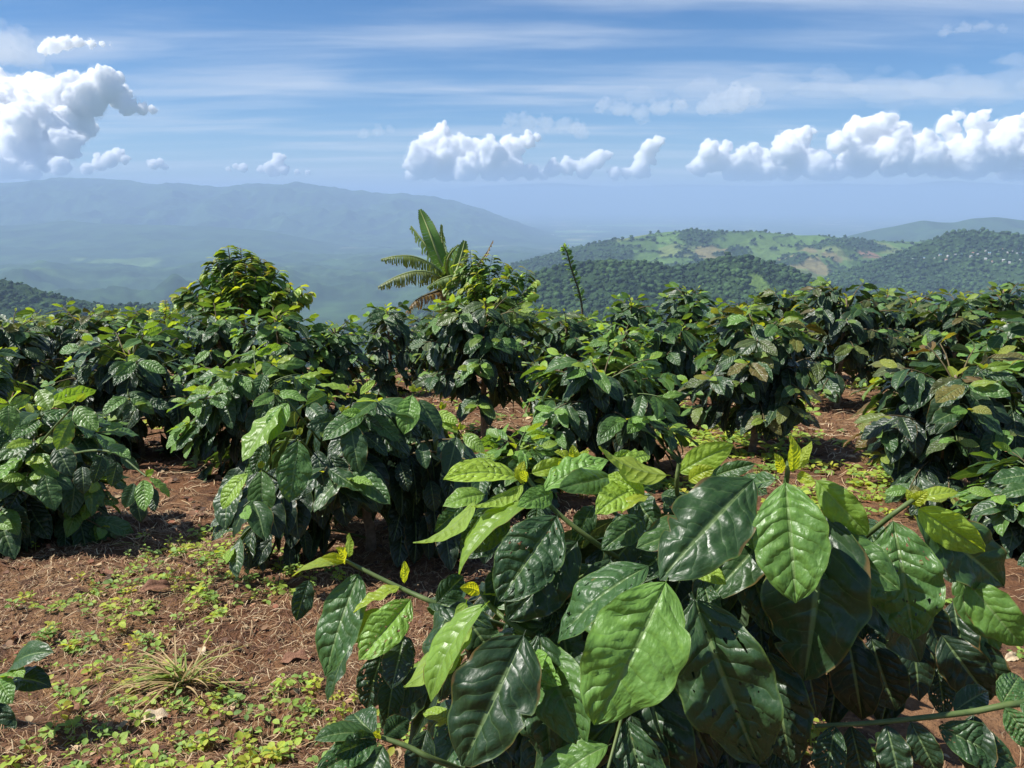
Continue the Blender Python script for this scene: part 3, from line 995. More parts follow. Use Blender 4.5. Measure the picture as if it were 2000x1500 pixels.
def gen_bush(base, H, R, leafL, rng, levels=11, young=0.0, redtip=0.0, start=0.24, lean=(0, 0), dens=1.0):
    """coffee shrub: upright stem, opposite drooping side branches, opposite leaf pairs"""
    trunk = [base + Vector((lean[0] * s * H + rng.gauss(0, 0.008) * (i > 0), lean[1] * s * H + rng.gauss(0, 0.008) * (i > 0), s * H * 0.95)) for i, s in enumerate([0, .15, .3, .45, .6, .75, .9, 1.0])]
    branches, leaves, buds = [], [], []

    def tpos(h):
        k = h / 0.95
        f = [0, .15, .3, .45, .6, .75, .9, 1.0]
        for i in range(7):
            if k <= f[i + 1]:
                return trunk[i].lerp(trunk[i + 1], (k - f[i]) / (f[i + 1] - f[i]))
        return trunk[-1]
    az0 = rng.uniform(0, 6.28)
    for lv in range(levels):
        h = start + (0.93 - start) * (lv / (levels - 1)) ** 0.9
        for sidek in range(4 if lv > levels * 0.25 and lv < levels * 0.9 else 3):
            az = az0 + lv * 1.75 + sidek * (1.57 if lv > levels * 0.25 and lv < levels * 0.9 else 2.1) + rng.gauss(0, 0.25)
            prof = math.sqrt(max(0.05, 1 - ((h - 0.42) / 0.64) ** 2))
            ln = R * prof * rng.uniform(0.82, 1.12)
            el = math.radians(8 + 52 * h ** 1.6 + rng.gauss(0, 7))
            droop = math.radians(rng.uniform(35, 65)) * (0.6 + 0.6 * (1 - h))
            p = tpos(h * 0.9)
            n = 9
            pts = [p.copy()]
            dirs = []
            a2 = az
            step = ln / (n - 1) * 1.12
            for i in range(n - 1):
                s = i / (n - 2)
                e = el - droop * s ** 1.3
                a2 += rng.gauss(0, 0.05)
                d = Vector((math.cos(a2) * math.cos(e), math.sin(a2) * math.cos(e), math.sin(e)))
                dirs.append(d)
                p = p + d * step
                pts.append(p.copy())
            dirs.append(dirs[-1])
            branches.append(pts)
            tot = ln * 1.12
            inter = leafL * 0.33 / dens
            s = max(0.22, 0.0)
            pos_s = tot
            k = 0
            while pos_s > tot * 0.22:
                f = pos_s / tot * (n - 1)
                i = min(int(f), n - 2)
                q = pts[i].lerp(pts[i + 1], f - i)
                d = dirs[i]
                sd = d.cross(UPV)
                sd = sd.normalized() if sd.length > 1e-3 else Vector((1, 0, 0))
                out = Vector((math.cos(az), math.sin(az), 0))
                if k == 0:
                    age, Lf, dr = rng.uniform(0.55, 0.85), 0.50, -0.1
                elif k == 1:
                    age, Lf, dr = rng.uniform(0.26, 0.52), 0.86, 0.4
                elif k == 2:
                    age, Lf, dr = rng.uniform(0.12, 0.32), 1.02, 0.85
                elif k == 3:
                    age, Lf, dr = rng.uniform(0.05, 0.20), 1.08, 1.25
                else:
                    age, Lf, dr = rng.uniform(0.0, 0.11), 1.05, 1.6
                age += (young - 0.10 + 0.12 * (h - 0.5)) * (1 if k < 4 else 0.4)
                for sg in (-1, 1):
                    if rng.random() < (0.45 if k == 0 else (0.06 if k < 4 else 0.18)):
                        continue
                    drr = dr * rng.uniform(0.6, 1.35)
                    ax = (d * rng.uniform(0.35, 0.75) + sd * sg * rng.uniform(0.55, 0.9) - UPV * drr).normalized()
                    nm = (UPV * 0.7 + out * 0.85 + sd * sg * 0.35 + Vector((rng.gauss(0, .22), rng.gauss(0, .22), rng.gauss(0, .15)))).normalized()
                    L = leafL * Lf * rng.uniform(0.78, 1.12)
                    red = redtip * rng.uniform(0.2, 1) if (k <= 1 and rng.random() < 0.6) else 0.0
                    leaves.append((q + sd * sg * 0.004, ax, nm, L, min(max(age, 0), 1), rng.random(), red))
                if k == 0 and rng.random() < 0.5:
                    buds.append((q, d))
                    ax = (d + UPV * 0.5).normalized()
                    leaves.append((q, ax, (UPV - out * 0.5), leafL * 0.20, rng.uniform(.75, 1.0), rng.random(), redtip * 0.6))
                pos_s -= inter * (0.62 if k == 0 else 1.0) * rng.uniform(0.85, 1.15)
                k += 1
    # crown shoot
    q = trunk[-1]
    for k in range(8):
        a = az0 + k * 1.6
        e = 0.75 - 0.09 * k
        out = Vector((math.cos(a), math.sin(a), 0))
        ax = (out * math.cos(e) + UPV * math.sin(e) * (0.9 if k < 4 else 0.2)).normalized()
        leaves.append((q - UPV * 0.02 * k, ax, UPV * 0.8 + out * 0.5, leafL * (0.35 + 0.09 * k), max(0.35, 0.92 - 0.07 * k), rng.random(), redtip * rng.random() if k < 4 else 0))
    return trunk, branches, leaves


BGROUP = 'coffee bushes planted in rows on the slope'


def build_bush(bx, by, H, R, leafL, seed, label, n_obj=150, levels=11, hi=False, sep_branch=True, keep=None, extra=None, name='coffee_bush', berries=0, **kw):
    rng = random.Random(seed)
    base = Vector((bx, by, gz(bx, by) - 0.02))
    trunk, branches, leaves = gen_bush(base, H, R, leafL, rng, levels=levels, **kw)
    if keep:
        leaves = [l for l in leaves if keep(l[0], l[0] + l[1] * l[3])]
        branches = [b for b in branches if keep(b[-1], b[-1]) and keep(b[5], b[5])]
    root = empty(name, base, label, 'coffee bush', BGROUP)
    tr = [p - base for p in trunk]
    r0 = 0.012 + 0.012 * H
    me = tube_mesh('trunk', [tube(spline(tr, 14), [r0 * (1.15 - 0.85 * i / 13) for i in range(14)], 8)])
    link('trunk', me, M_TRUNK, root)
    bparts = []
    for b in branches:
        pts = [p - base for p in b]
        bparts.append(tube(pts, [0.0055 * (1.1 - 0.65 * i / (len(pts) - 1)) * (0.6 + 0.5 * H) for i in range(len(pts))], 5))
    if sep_branch:
        for bp_ in bparts:
            link('branch', tube_mesh('branch', [bp_]), M_GREENSTEM if rng.random() < 0.45 else M_TWIG, root)
    elif bparts:
        o = link('branches', tube_mesh('branches', bparts), M_TWIG, root)
        o['kind'] = 'stuff'
    camp = Vector((0, 0, CAMZ))
    sc = []
    for l in leaves:
        p, ax, nm, L, age, rnd, red = l
        mid = p + ax * L * 0.5
        dv = camp - mid
        o_ = mid - (base + Vector((0, 0, H * 0.5)))
        o_ = Vector((o_.x / R, o_.y / R, 1.6 * o_.z / H))
        score = L / dv.length * (1 + 0.9 * o_.dot(dv.normalized()) + 0.35 * o_.z)
        sc.append((score, l))
    sc.sort(key=lambda a: -a[0])
    meshes = LEAF_HI if hi else LEAF_MD
    rest = []
    for i, (_, l) in enumerate(sc):
        p, ax, nm, L, age, rnd, red = l
        m_ = leaf_matrix(p, ax, nm, L)
        if i < n_obj:
            add_leaf(root, base, m_, rng.choice(meshes), age, rnd, red)
        else:
            rest.append((m_, age, rnd, red))
    joined_foliage('foliage', rest, base, LEAF_LO_ARR, M_LEAF_A, root)
    if berries and branches:
        V, F = [], []
        parts = []
        for _ in range(berries):
            b = rng.choice(branches)
            c_ = b[rng.choice((2, 3, 4))] - base
            for k in range(rng.randint(4, 8)):
                c2 = c_ + Vector((rng.gauss(0, .012), rng.gauss(0, .012), rng.gauss(0, .008)))
                parts.append(tube([c2 + Vector((0, 0, z)) for z in (-.008, -.006, 0, .006, .008)], [.001, .0058, .0078, .0058, .001], 6))
        o = link('berries', tube_mesh('berries', parts), M_BERRY, root)
        o['kind'] = 'stuff'
    return root, base


def hero_leaf(root, base, bx, by, db, tx, ty, dt, wpx, age, rng, flip=False, nlean=(0, -0.55, 0.8), roll=None, meshes=None, red=0.0, mesh=None):
    """a single leaf hung between two points of its branch; wpx gives how broad it shows"""
    a, b = P(bx, by, db), P(tx, ty, dt)
    ax = b - a
    L = ax.length
    y = ax.normalized()
    mid = (a + b) * 0.5
    view = (Vector((0, 0, CAMZ)) - mid).normalized()
    nat = 0.46 * L / ((mid - Vector((0, 0, CAMZ))).length) * FPX
    ratio = min(1.0, wpx / max(nat, 1e-3))
    n0 = (view - y * view.dot(y)).normalized()
    th = math.acos(max(min(ratio, 1.0), 0.15))
    # tilt towards the light/up side
    sidev = y.cross(n0)
    sgn = 1.0 if sidev.dot(Vector((0, 0.2, 1.0))) > 0 else -1.0
    if roll is not None:
        sgn *= roll
    n = n0 * math.cos(th) + sidev * math.sin(th) * sgn
    if flip:
        n = -n
    ws = max(1.0, min(1.22, wpx / max(nat, 1e-3)))
    m_ = leaf_matrix(a, y, n, L, ws)
    me = mesh or rng.choice(meshes or (LEAF_BIG if (wpx > 100 and ratio > 0.7) else (LEAF_HI if ratio > 0.62 else LEAF_FLAT)))
    return add_leaf(root, base, m_, me, age, rng.random(), red)


def hero_stem(root, base, pts, r0, r1, mat=M_GREENSTEM if False else None, name='branch'):
    q = spline([P(*p) for p in pts], 5 * len(pts))
    n = len(q)
    me = tube_mesh(name, [tube([p - base for p in q], [r0 + (r1 - r0) * i / (n - 1) for i in range(n)], 7)])
    return link(name, me, mat or M_GREENSTEM, root)


# ------------------------------------------------------------------ the big bush in front
rngH = random.Random(5)
OUT = [(560, 1500), (600, 1180), (690, 1150), (860, 1180), (900, 1080), (1000, 990), (1150, 980), (1300, 990), (1420, 980), (1520, 985), (1640, 1050), (1760, 1080), (1880, 1180), (1960, 1290), (2000, 1500)]


def keep_near(a, b):
    for q in (a, b):
        x, y, dep = proj(q)
        if dep < 1.16:
            return False
        yl = np.interp(x, [o[0] for o in OUT], [o[1] for o in OUT])
        if y < yl + 25 or x < 640 or x > 1930:
            return False
        if 1500 < x and y > 1330:
            return False
    return True


near_root, near_base = build_bush(0.40, 1.62, 0.64, 0.62, 0.21, 21, 'large glossy coffee bush filling the lower right foreground with broad dark leaves', n_obj=150, levels=11, hi=True, keep=keep_near, start=0.2, dens=1.1)

HL = [  # base x, y, depth, tip x, y, depth, visible width, age, flip
    (1305, 1125, 1.05, 1181, 1427, 0.97, 175, .50, 0), (1351, 1155, 1.09, 1471, 1497, 1.03, 165, .14, 0), (1533, 933, 1.11, 1560, 1178, 1.03, 150, .44, 0),
    (1612, 990, 1.15, 1581, 1332, 1.08, 185, .16, 0), (1742, 1008, 1.19, 1792, 1250, 1.12, 155, .34, 0), (1787, 990, 1.21, 1925, 1076, 1.20, 70, .74, 0),
    (1780, 1000, 1.24, 1955, 1155, 1.22, 88, .24, 0), (1885, 1133, 1.22, 1998, 1262, 1.17, 66, .5, 0), (1867, 1110, 1.26, 1930, 1250, 1.22, 62, .36, 0),
    (1478, 930, 1.15, 1278, 1122, 1.06, 140, .22, 0), (1590, 933, 1.16, 1696, 1044, 1.12, 66, .58, 0), (1645, 1042, 1.21, 1787, 1302, 1.15, 95, .10, 0),
    (1653, 1226, 1.24, 1685, 1407, 1.2, 98, .04, 0), (1835, 1235, 1.24, 1930, 1370, 1.2, 104, .04, 0), (1445, 1047, 1.21, 1500, 1245, 1.15, 82, .08, 0),
    (1495, 1263, 1.15, 1550, 1493, 1.10, 105, .04, 0), (1390, 1240, 1.2, 1400, 1470, 1.16, 90, .03, 0),
    (1548, 925, 1.13, 1545, 846, 1.12, 30, .9, 0), (1550, 920, 1.13, 1587, 862, 1.13, 26, .86, 1), (1528, 925, 1.13, 1512, 885, 1.12, 22, .98, 0), (1556, 928, 1.13, 1592, 940, 1.1, 20, .95, 0),
    (1520, 935, 1.14, 1430, 960, 1.2, 40, .3, 0), (1310, 929, 1.27, 1170, 870, 1.25, 50, .82, 1), (1322, 925, 1.27, 1433, 868, 1.26, 54, .74, 0),
    (1344, 940, 1.26, 1396, 914, 1.23, 28, .86, 0), (1262, 968, 1.25, 1190, 923, 1.28, 42, .68, 0), (1245, 955, 1.27, 1158, 1000, 1.2, 52, .66, 0), (1267, 968, 1.24, 1213, 1004, 1.2, 27, .85, 0),
    (1022, 938, 1.33, 866, 938, 1.29, 36, .74, 0), (1025, 944, 1.31, 920, 990, 1.24, 36, .74, 1), (930, 975, 1.27, 808, 1062, 1.22, 38, .72, 1), (1018, 945, 1.31, 1024, 900, 1.30, 20, 1.0, 0), (1030, 940, 1.3, 1012, 918, 1.28, 16, .9, 0),
    (1122, 905, 1.36, 1082, 884, 1.34, 20, .92, 0), (1122, 905, 1.36, 1118, 868, 1.36, 18, .95, 0), (1124, 908, 1.36, 1150, 880, 1.36, 14, .9, 0),
    (1035, 925, 1.33, 1114, 903, 1.36, 38, .76, 0), (1055, 962, 1.29, 1192, 903, 1.33, 46, .50, 0), (1197, 930, 1.30, 1095, 958, 1.23, 54, .36, 0), (1080, 960, 1.31, 1010, 990, 1.24, 50, .45, 0),
    (1037, 980, 1.27, 893, 1120, 1.19, 56, .60, 0), (1092, 1001, 1.23, 977, 1177, 1.15, 116, .15, 0), (1133, 1051, 1.24, 995, 1216, 1.17, 108, .12, 0),
    (985, 985, 1.31, 928, 1082, 1.25, 64, .12, 0), (960, 990, 1.34, 895, 1075, 1.28, 56, .15, 0), (1260, 1008, 1.27, 1176, 1076, 1.2, 60, .2, 0), (1276, 1101, 1.12, 1090, 1258, 1.08, 90, .28, 0),
    (1194, 1087, 1.25, 1145, 1230, 1.18, 95, .07, 0), (1027, 1230, 1.11, 904, 1498, 1.04, 165, .12, 0), (1052, 1223, 1.16, 1085, 1487, 1.09, 118, .15, 0),
    (956, 1173, 1.21, 843, 1373, 1.15, 40, .56, 0), (913, 1169, 1.25, 788, 1342, 1.20, 60, .70, 1), (938, 1158, 1.23, 898, 1144, 1.2, 24, 1.0, 0), (938, 1160, 1.23, 990, 1165, 1.25, 18, .8, 0),
    (1370, 1130, 1.18, 1395, 1225, 1.12, 40, .15, 0), (1330, 1110, 1.14, 1420, 1140, 1.1, 25, .72, 0), (1060, 1105, 1.31, 1000, 1230, 1.25, 80, .05, 0),
    (1110, 1280, 1.22, 1240, 1480, 1.15, 100, .05, 0), (1230, 1390, 1.12, 1275, 1560, 1.08, 80, .06, 0), (1310, 1300, 1.2, 1330, 1470, 1.16, 85, .04, 0),
    (1270, 925, 1.35, 1225, 945, 1.3, 40, .3, 0), (1290, 965, 1.32, 1345, 985, 1.28, 55, .2, 0), (1395, 930, 1.3, 1475, 905, 1.28, 34, .3, 0),
    (676, 1098, 1.37, 570, 1128, 1.33, 28, .80, 0), (680, 1090, 1.37, 684, 1042, 1.36, 18, .78, 1), (676, 1096, 1.37, 628, 1086, 1.34, 24, 1.0, 0), (672, 1098, 1.37, 655, 1070, 1.34, 16, .97, 0),
    (704, 1112, 1.36, 636, 1322, 1.28, 88, .30, 0), (690, 1240, 1.36, 640, 1374, 1.32, 44, .22, 0), (784, 1144, 1.34, 690, 1197, 1.29, 30, .80, 0), (806, 1165, 1.32, 705, 1293, 1.25, 72, .52, 0),
    (760, 1188, 1.36, 673, 1258, 1.31, 52, .68, 1), (748, 1270, 1.35, 710, 1385, 1.31, 56, .08, 0), (604, 1130, 1.46, 574, 1212, 1.42, 50, .10, 0), (790, 1140, 1.34, 788, 1096, 1.34, 16, .85, 0),
    (850, 1180, 1.3, 905, 1125, 1.34, 60, .15, 0), (830, 1170, 1.33, 960, 1235, 1.28, 60, .10, 0), (880, 1240, 1.28, 860, 1370, 1.24, 60, .06, 0), (800, 1240, 1.36, 770, 1330, 1.33, 60, .05, 0),
    (738, 1440, 1.17, 655, 1478, 1.10, 60, .18, 0), (740, 1442, 1.17, 613, 1448, 1.13, 26, .30, 0), (748, 1440, 1.17, 795, 1400, 1.24, 70, .16, 0), (742, 1448, 1.16, 610, 1512, 1.08, 46, .28, 0), (750, 1452, 1.15, 700, 1570, 1.08, 85, .22, 0), (736, 1440, 1.17, 690, 1395, 1.25, 90, .16, 0), (745, 1440, 1.16, 728, 1432, 1.14, 12, .95, 0),
    (835, 1420, 1.2, 800, 1540, 1.15, 70, .05, 0),
]
for (bx, by, db, tx, ty, dt, wp, ag, fl) in HL:
    hero_leaf(near_root, near_base, bx, by, db, tx, ty, dt, wp, ag + (.06 if .5 < ag < .9 else 0), rngH, flip=bool(fl))
for pts, r0, r1 in (
        ([(1022, 925, 1.31), (1085, 998, 1.28), (1180, 1072, 1.28), (1300, 1150, 1.4), (1370, 1260, 1.6)], .0035, .006),
        ([(670, 1092, 1.375), (710, 1113, 1.36), (790, 1152, 1.34), (870, 1185, 1.32), (1010, 1230, 1.4), (1250, 1300, 1.6)], .0032, .006),
        ([(938, 1155, 1.235), (965, 1190, 1.22), (1030, 1236, 1.2), (1150, 1280, 1.35), (1330, 1330, 1.6)], .0034, .006),
        ([(745, 1440, 1.16), (800, 1460, 1.15), (860, 1488, 1.15), (1000, 1530, 1.25), (1250, 1560, 1.6)], .004, .006),
        ([(1540, 900, 1.13), (1536, 935, 1.13), (1520, 1010, 1.2), (1470, 1120, 1.4), (1410, 1230, 1.6)], .0034, .006),
        ([(1800, 965, 1.21), (1742, 1006, 1.2), (1650, 1080, 1.28), (1520, 1180, 1.45), (1420, 1260, 1.6)], .0036, .006),
        ([(1326, 905, 1.27), (1322, 950, 1.28), (1330, 1040, 1.4), (1370, 1150, 1.6)], .003, .006),
        ([(1124, 900, 1.36), (1160, 960, 1.4), (1260, 1060, 1.5), (1370, 1180, 1.62)], .003, .006),
        ([(1885, 1125, 1.24), (1800, 1100, 1.27), (1650, 1150, 1.4), (1430, 1250, 1.6)], .003, .006)):
    hero_stem(near_root, near_base, pts, r0, r1)
for (px, py, d) in ((1800, 962, 1.21),):
    hero_leaf(near_root, near_base, 1780, 985, d, 1812, 958, d - .02, 22, .98, rngH)
    hero_leaf(near_root, near_base, 1785, 980, d, 1872, 962, d, 20, .85, rngH)
    hero_leaf(near_root, near_base, 1782, 985, d, 1770, 955, d, 14, .95, rngH)

for r_ in ((1230, 960, 1.36, 1290, 1040, 1.3, 62, .14), (1345, 960, 1.36, 1300, 1045, 1.3, 66, .12), (1380, 965, 1.38, 1420, 1050, 1.33, 60, .12), (1160, 985, 1.36, 1115, 1060, 1.32, 60, .18), (1205, 1000, 1.38, 1240, 1085, 1.32, 64, .1),
           (1050, 985, 1.4, 1040, 1070, 1.36, 56, .15), (950, 965, 1.4, 865, 990, 1.36, 40, .6), (905, 985, 1.42, 850, 1040, 1.38, 44, .3), (1420, 915, 1.36, 1375, 945, 1.32, 36, .35), (1450, 930, 1.36, 1500, 965, 1.3, 50, .2),
           (1140, 930, 1.42, 1085, 905, 1.42, 36, .55), (1195, 905, 1.42, 1230, 880, 1.42, 30, .6), (1250, 1040, 1.34, 1170, 1120, 1.27, 70, .1), (1330, 1010, 1.34, 1390, 1090, 1.28, 70, .08), (1690, 1010, 1.36, 1720, 1090, 1.3, 60, .1), (1830, 1040, 1.34, 1870, 1140, 1.28, 70, .08), (985, 1030, 1.42, 900, 1090, 1.36, 60, .1), (1450, 985, 1.38, 1425, 1060, 1.33, 60, .1), (1270, 890, 1.4, 1215, 905, 1.36, 26, .7), (1345, 905, 1.36, 1400, 890, 1.34, 20, .8)):
    hero_leaf(near_root, near_base, *r_, rngH)
rngF = random.Random(99)
for k in range(105):
    px = rngF.uniform(720, 1880)
    yl = np.interp(px, [o[0] for o in OUT], [o[1] for o in OUT])
    py = rngF.uniform(yl + 60, max(yl + 120, 1440))
    if 1540 < px and py > 1260:
        continue
    if px < 900 and py > 1330:
        continue
    d = rngF.uniform(1.26, 1.5)
    L = rngF.uniform(120, 200) * 1.2 / d
    a = rngF.gauss(0.0, 0.5)
    hero_leaf(near_root, near_base, px, py, d, px + L * math.sin(a), py + L * math.cos(a) * 0.9, d - rngF.uniform(0.0, 0.07), rngF.uniform(50, 95), rngF.uniform(0, .16), rngF)

for r_ in ((1600, 1180, 1.34, 1640, 1330, 1.28, 95, .05), (1720, 1180, 1.36, 1745, 1340, 1.3, 95, .04), (1790, 1150, 1.36, 1850, 1290, 1.3, 95, .06), (1860, 1170, 1.36, 1890, 1310, 1.3, 80, .05), (1700, 1240, 1.3, 1740, 1390, 1.26, 90, .03), (1780, 1230, 1.32, 1800, 1370, 1.27, 90, .03), (1570, 1270, 1.3, 1600, 1400, 1.26, 85, .03),
           (1880, 1240, 1.34, 1960, 1360, 1.3, 80, .12), (1830, 1300, 1.34, 1850, 1400, 1.3, 80, .03), (1640, 1300, 1.4, 1620, 1420, 1.36, 85, .02), (1750, 1300, 1.42, 1720, 1420, 1.38, 85, .02), (1900, 1150, 1.34, 1960, 1230, 1.3, 50, .5), (1920, 1190, 1.36, 1930, 1290, 1.3, 50, .4), (1560, 1150, 1.4, 1530, 1280, 1.34, 85, .04), (1660, 1120, 1.4, 1690, 1250, 1.34, 85, .05)):
    hero_leaf(near_root, near_base, *r_, rngH)
hero_stem(near_root, near_base, [(1880, 1240, 1.34), (1780, 1200, 1.36), (1600, 1220, 1.45), (1430, 1270, 1.6)], .003, .006)

# ------------------------------------------------------------------ second bush, left of it
def keep_b2(a, b):
    for q in (a, b):
        x, y, dep = proj(q)
        if y < np.interp(x, [400, 470, 560, 700, 850, 950], [1000, 900, 800, 765, 800, 870]) or x < 430 or x > 960 or y > 1130:
            return False
        if dep < 2.45:
            return False
    return True


b2x = P(725, 1085, 3.0)
b2_root, b2_base = build_bush(b2x.x, 3.0, 0.66, 0.52, 0.20, 33, 'full coffee bush with drooping glossy leaves left of the foreground bush', n_obj=170, levels=10, hi=False, keep=keep_b2, start=0.22, berries=26)
B2 = [(685, 822, 2.62, 696, 926, 2.55, 54, .28), (583, 856, 2.55, 568, 982, 2.46, 62, .33), (511, 916, 2.6, 512, 1020, 2.53, 50, .36), (487, 922, 2.65, 433, 993, 2.6, 24, .70), (564, 784, 2.75, 529, 864, 2.68, 30, .48),
      (553, 787, 2.75, 470, 900, 2.62, 27, .62), (805, 769, 2.7, 790, 849, 2.63, 47, .50), (817, 778, 2.75, 857, 852, 2.7, 37, .25), (784, 784, 2.78, 772, 894, 2.7, 42, .16), (694, 769, 2.8, 620, 750, 2.8, 18, .75), (703, 772, 2.8, 731, 742, 2.85, 16, .75),
      (700, 790, 2.75, 735, 771, 2.75, 30, .28), (664, 820, 2.65, 598, 829, 2.58, 42, .18), (697, 811, 2.68, 750, 836, 2.63, 32, .14), (703, 844, 2.66, 760, 889, 2.6, 32, .08), (619, 877, 2.6, 630, 952, 2.54, 40, .06), (643, 886, 2.6, 682, 963, 2.55, 42, .06),
      (823, 862, 2.66, 829, 916, 2.6, 44, .28), (892, 850, 2.72, 877, 930, 2.65, 52, .26), (904, 847, 2.72, 949, 881, 2.68, 28, .62), (895, 847, 2.75, 860, 814, 2.8, 24, .66), (847, 805, 2.8, 897, 825, 2.76, 22, .72),
      (487, 982, 2.7, 408, 1028, 2.62, 27, .12), (490, 1000, 2.68, 413, 1058, 2.6, 30, .12), (538, 997, 2.7, 500, 1052, 2.64, 34, .1), (532, 1051, 2.75, 492, 1110, 2.7, 27, .02), (568, 1057, 2.8, 568, 1119, 2.76, 24, .02), (592, 1030, 2.75, 596, 1088, 2.7, 22, .02),
      (640, 770, 2.85, 595, 790, 2.78, 35, .35), (617, 757, 2.9, 612, 800, 2.84, 34, .5), (720, 790, 2.85, 760, 800, 2.8, 40, .2), (740, 830, 2.8, 765, 880, 2.74, 36, .2), (600, 790, 2.8, 640, 830, 2.72, 34, .25), (520, 860, 2.75, 490, 925, 2.68, 40, .15),
      (670, 940, 2.62, 690, 1010, 2.56, 34, .04), (780, 900, 2.75, 800, 960, 2.7, 42, .04), (840, 935, 2.8, 850, 1000, 2.75, 45, .08), (880, 930, 2.85, 870, 1010, 2.8, 40, .08), (860, 1010, 2.85, 830, 1060, 2.8, 36, .06)]
for r_ in B2:
    hero_leaf(b2_root, b2_base, *r_[:8], rngH, meshes=LEAF_MD)
for (px, py, d) in ((583, 850, 2.56), (897, 840, 2.73), (674, 806, 2.68), (862, 800, 2.8), (505, 914, 2.62), (690, 766, 2.8), (810, 765, 2.72), (548, 770, 2.78)):
    for k in range(3):
        a = rngH.uniform(-1.2, 1.2)
        hero_leaf(b2_root, b2_base, px, py, d, px + 16 * math.sin(a), py - 16 * math.cos(a), d, 8, .97, rngH, meshes=LEAF_MD)
for pts in ([(690, 772, 2.8), (680, 830, 2.85), (700, 920, 2.95), (715, 980, 3.0)], [(560, 780, 2.78), (600, 830, 2.8), (670, 920, 2.95), (712, 990, 3.0)], [(508, 915, 2.62), (560, 950, 2.75), (640, 990, 2.9), (712, 1010, 3.0)],
            [(808, 768, 2.72), (790, 850, 2.8), (750, 930, 2.95), (716, 1000, 3.0)], [(896, 845, 2.74), (860, 900, 2.82), (790, 960, 2.95), (718, 1010, 3.0)], [(583, 852, 2.56), (620, 900, 2.7), (690, 980, 2.95), (714, 1020, 3.0)],
            [(520, 1030, 2.72), (560, 1040, 2.78), (640, 1035, 2.9), (716, 1050, 3.0)]):
    hero_stem(b2_root, b2_base, pts, .003, .005)

# ------------------------------------------------------------------ bushes at the frame edges close by
def edge_plant(px, py, d, label, leaves, stems, name='coffee_bush'):
    p = P(px, py, d)
    base = Vector((p.x, p.y, gz(p.x, p.y) - 0.02))
    root = empty(name, base, label, 'coffee bush', BGROUP)
    top = P(px, py, d)
    me = tube_mesh('trunk', [tube(spline([Vector((0, 0, 0)), (top - base) * 0.5 + Vector((.01, .01, 0)), top - base], 8), [.014, .0135, .013, .012, .011, .010, .009, .008], 8)])
    link('trunk', me, M_TRUNK, root)
    for s in stems:
        hero_stem(root, base, s, .0032, .0055)
    for r_ in leaves:
        hero_leaf(root, base, *r_[:8], rngH)
    return root, base


edge_plant(2150, 1380, 1.12, 'coffee branch reaching in along the bottom right corner with hanging dark leaves', [
    (1631, 1412, 1.07, 1612, 1535, 1.03, 95, .08), (1730, 1412, 1.06, 1762, 1530, 1.02, 108, .12), (1776, 1405, 1.05, 1832, 1512, 1.02, 70, .10), (1825, 1415, 1.05, 1988, 1492, 1.02, 84, .18), (1660, 1412, 1.09, 1690, 1530, 1.06, 80, .05),
    (1960, 1378, 1.04, 2030, 1470, 1.0, 80, .3), (1955, 1378, 1.06, 1990, 1320, 1.1, 60, .3), (1860, 1392, 1.08, 1930, 1350, 1.12, 40, .2), (1990, 1372, 1.04, 2060, 1420, 1.0, 70, .3), (1900, 1390, 1.06, 1915, 1530, 1.02, 80, .1)],
    [[(1592, 1418, 1.09), (1700, 1412, 1.07), (1800, 1402, 1.05), (1900, 1390, 1.05), (2000, 1374, 1.05), (2150, 1380, 1.12)]])
edge_plant(-110, 1330, 1.75, 'coffee bush cut off by the left edge near the bottom, few leaves showing', [
    (20, 1310, 1.7, 104, 1276, 1.66, 26, .30), (10, 1322, 1.68, 48, 1322, 1.62, 22, .6), (15, 1335, 1.7, 102, 1342, 1.66, 34, .10), (-5, 1325, 1.65, 28, 1372, 1.6, 40, .42), (-20, 1360, 1.7, 18, 1460, 1.66, 50, .10), (-60, 1340, 1.7, -20, 1420, 1.66, 60, .2), (-20, 1330, 1.7, -60, 1290, 1.7, 50, .3)],
    [[(22, 1312, 1.69), (-30, 1330, 1.7), (-110, 1345, 1.75)]])

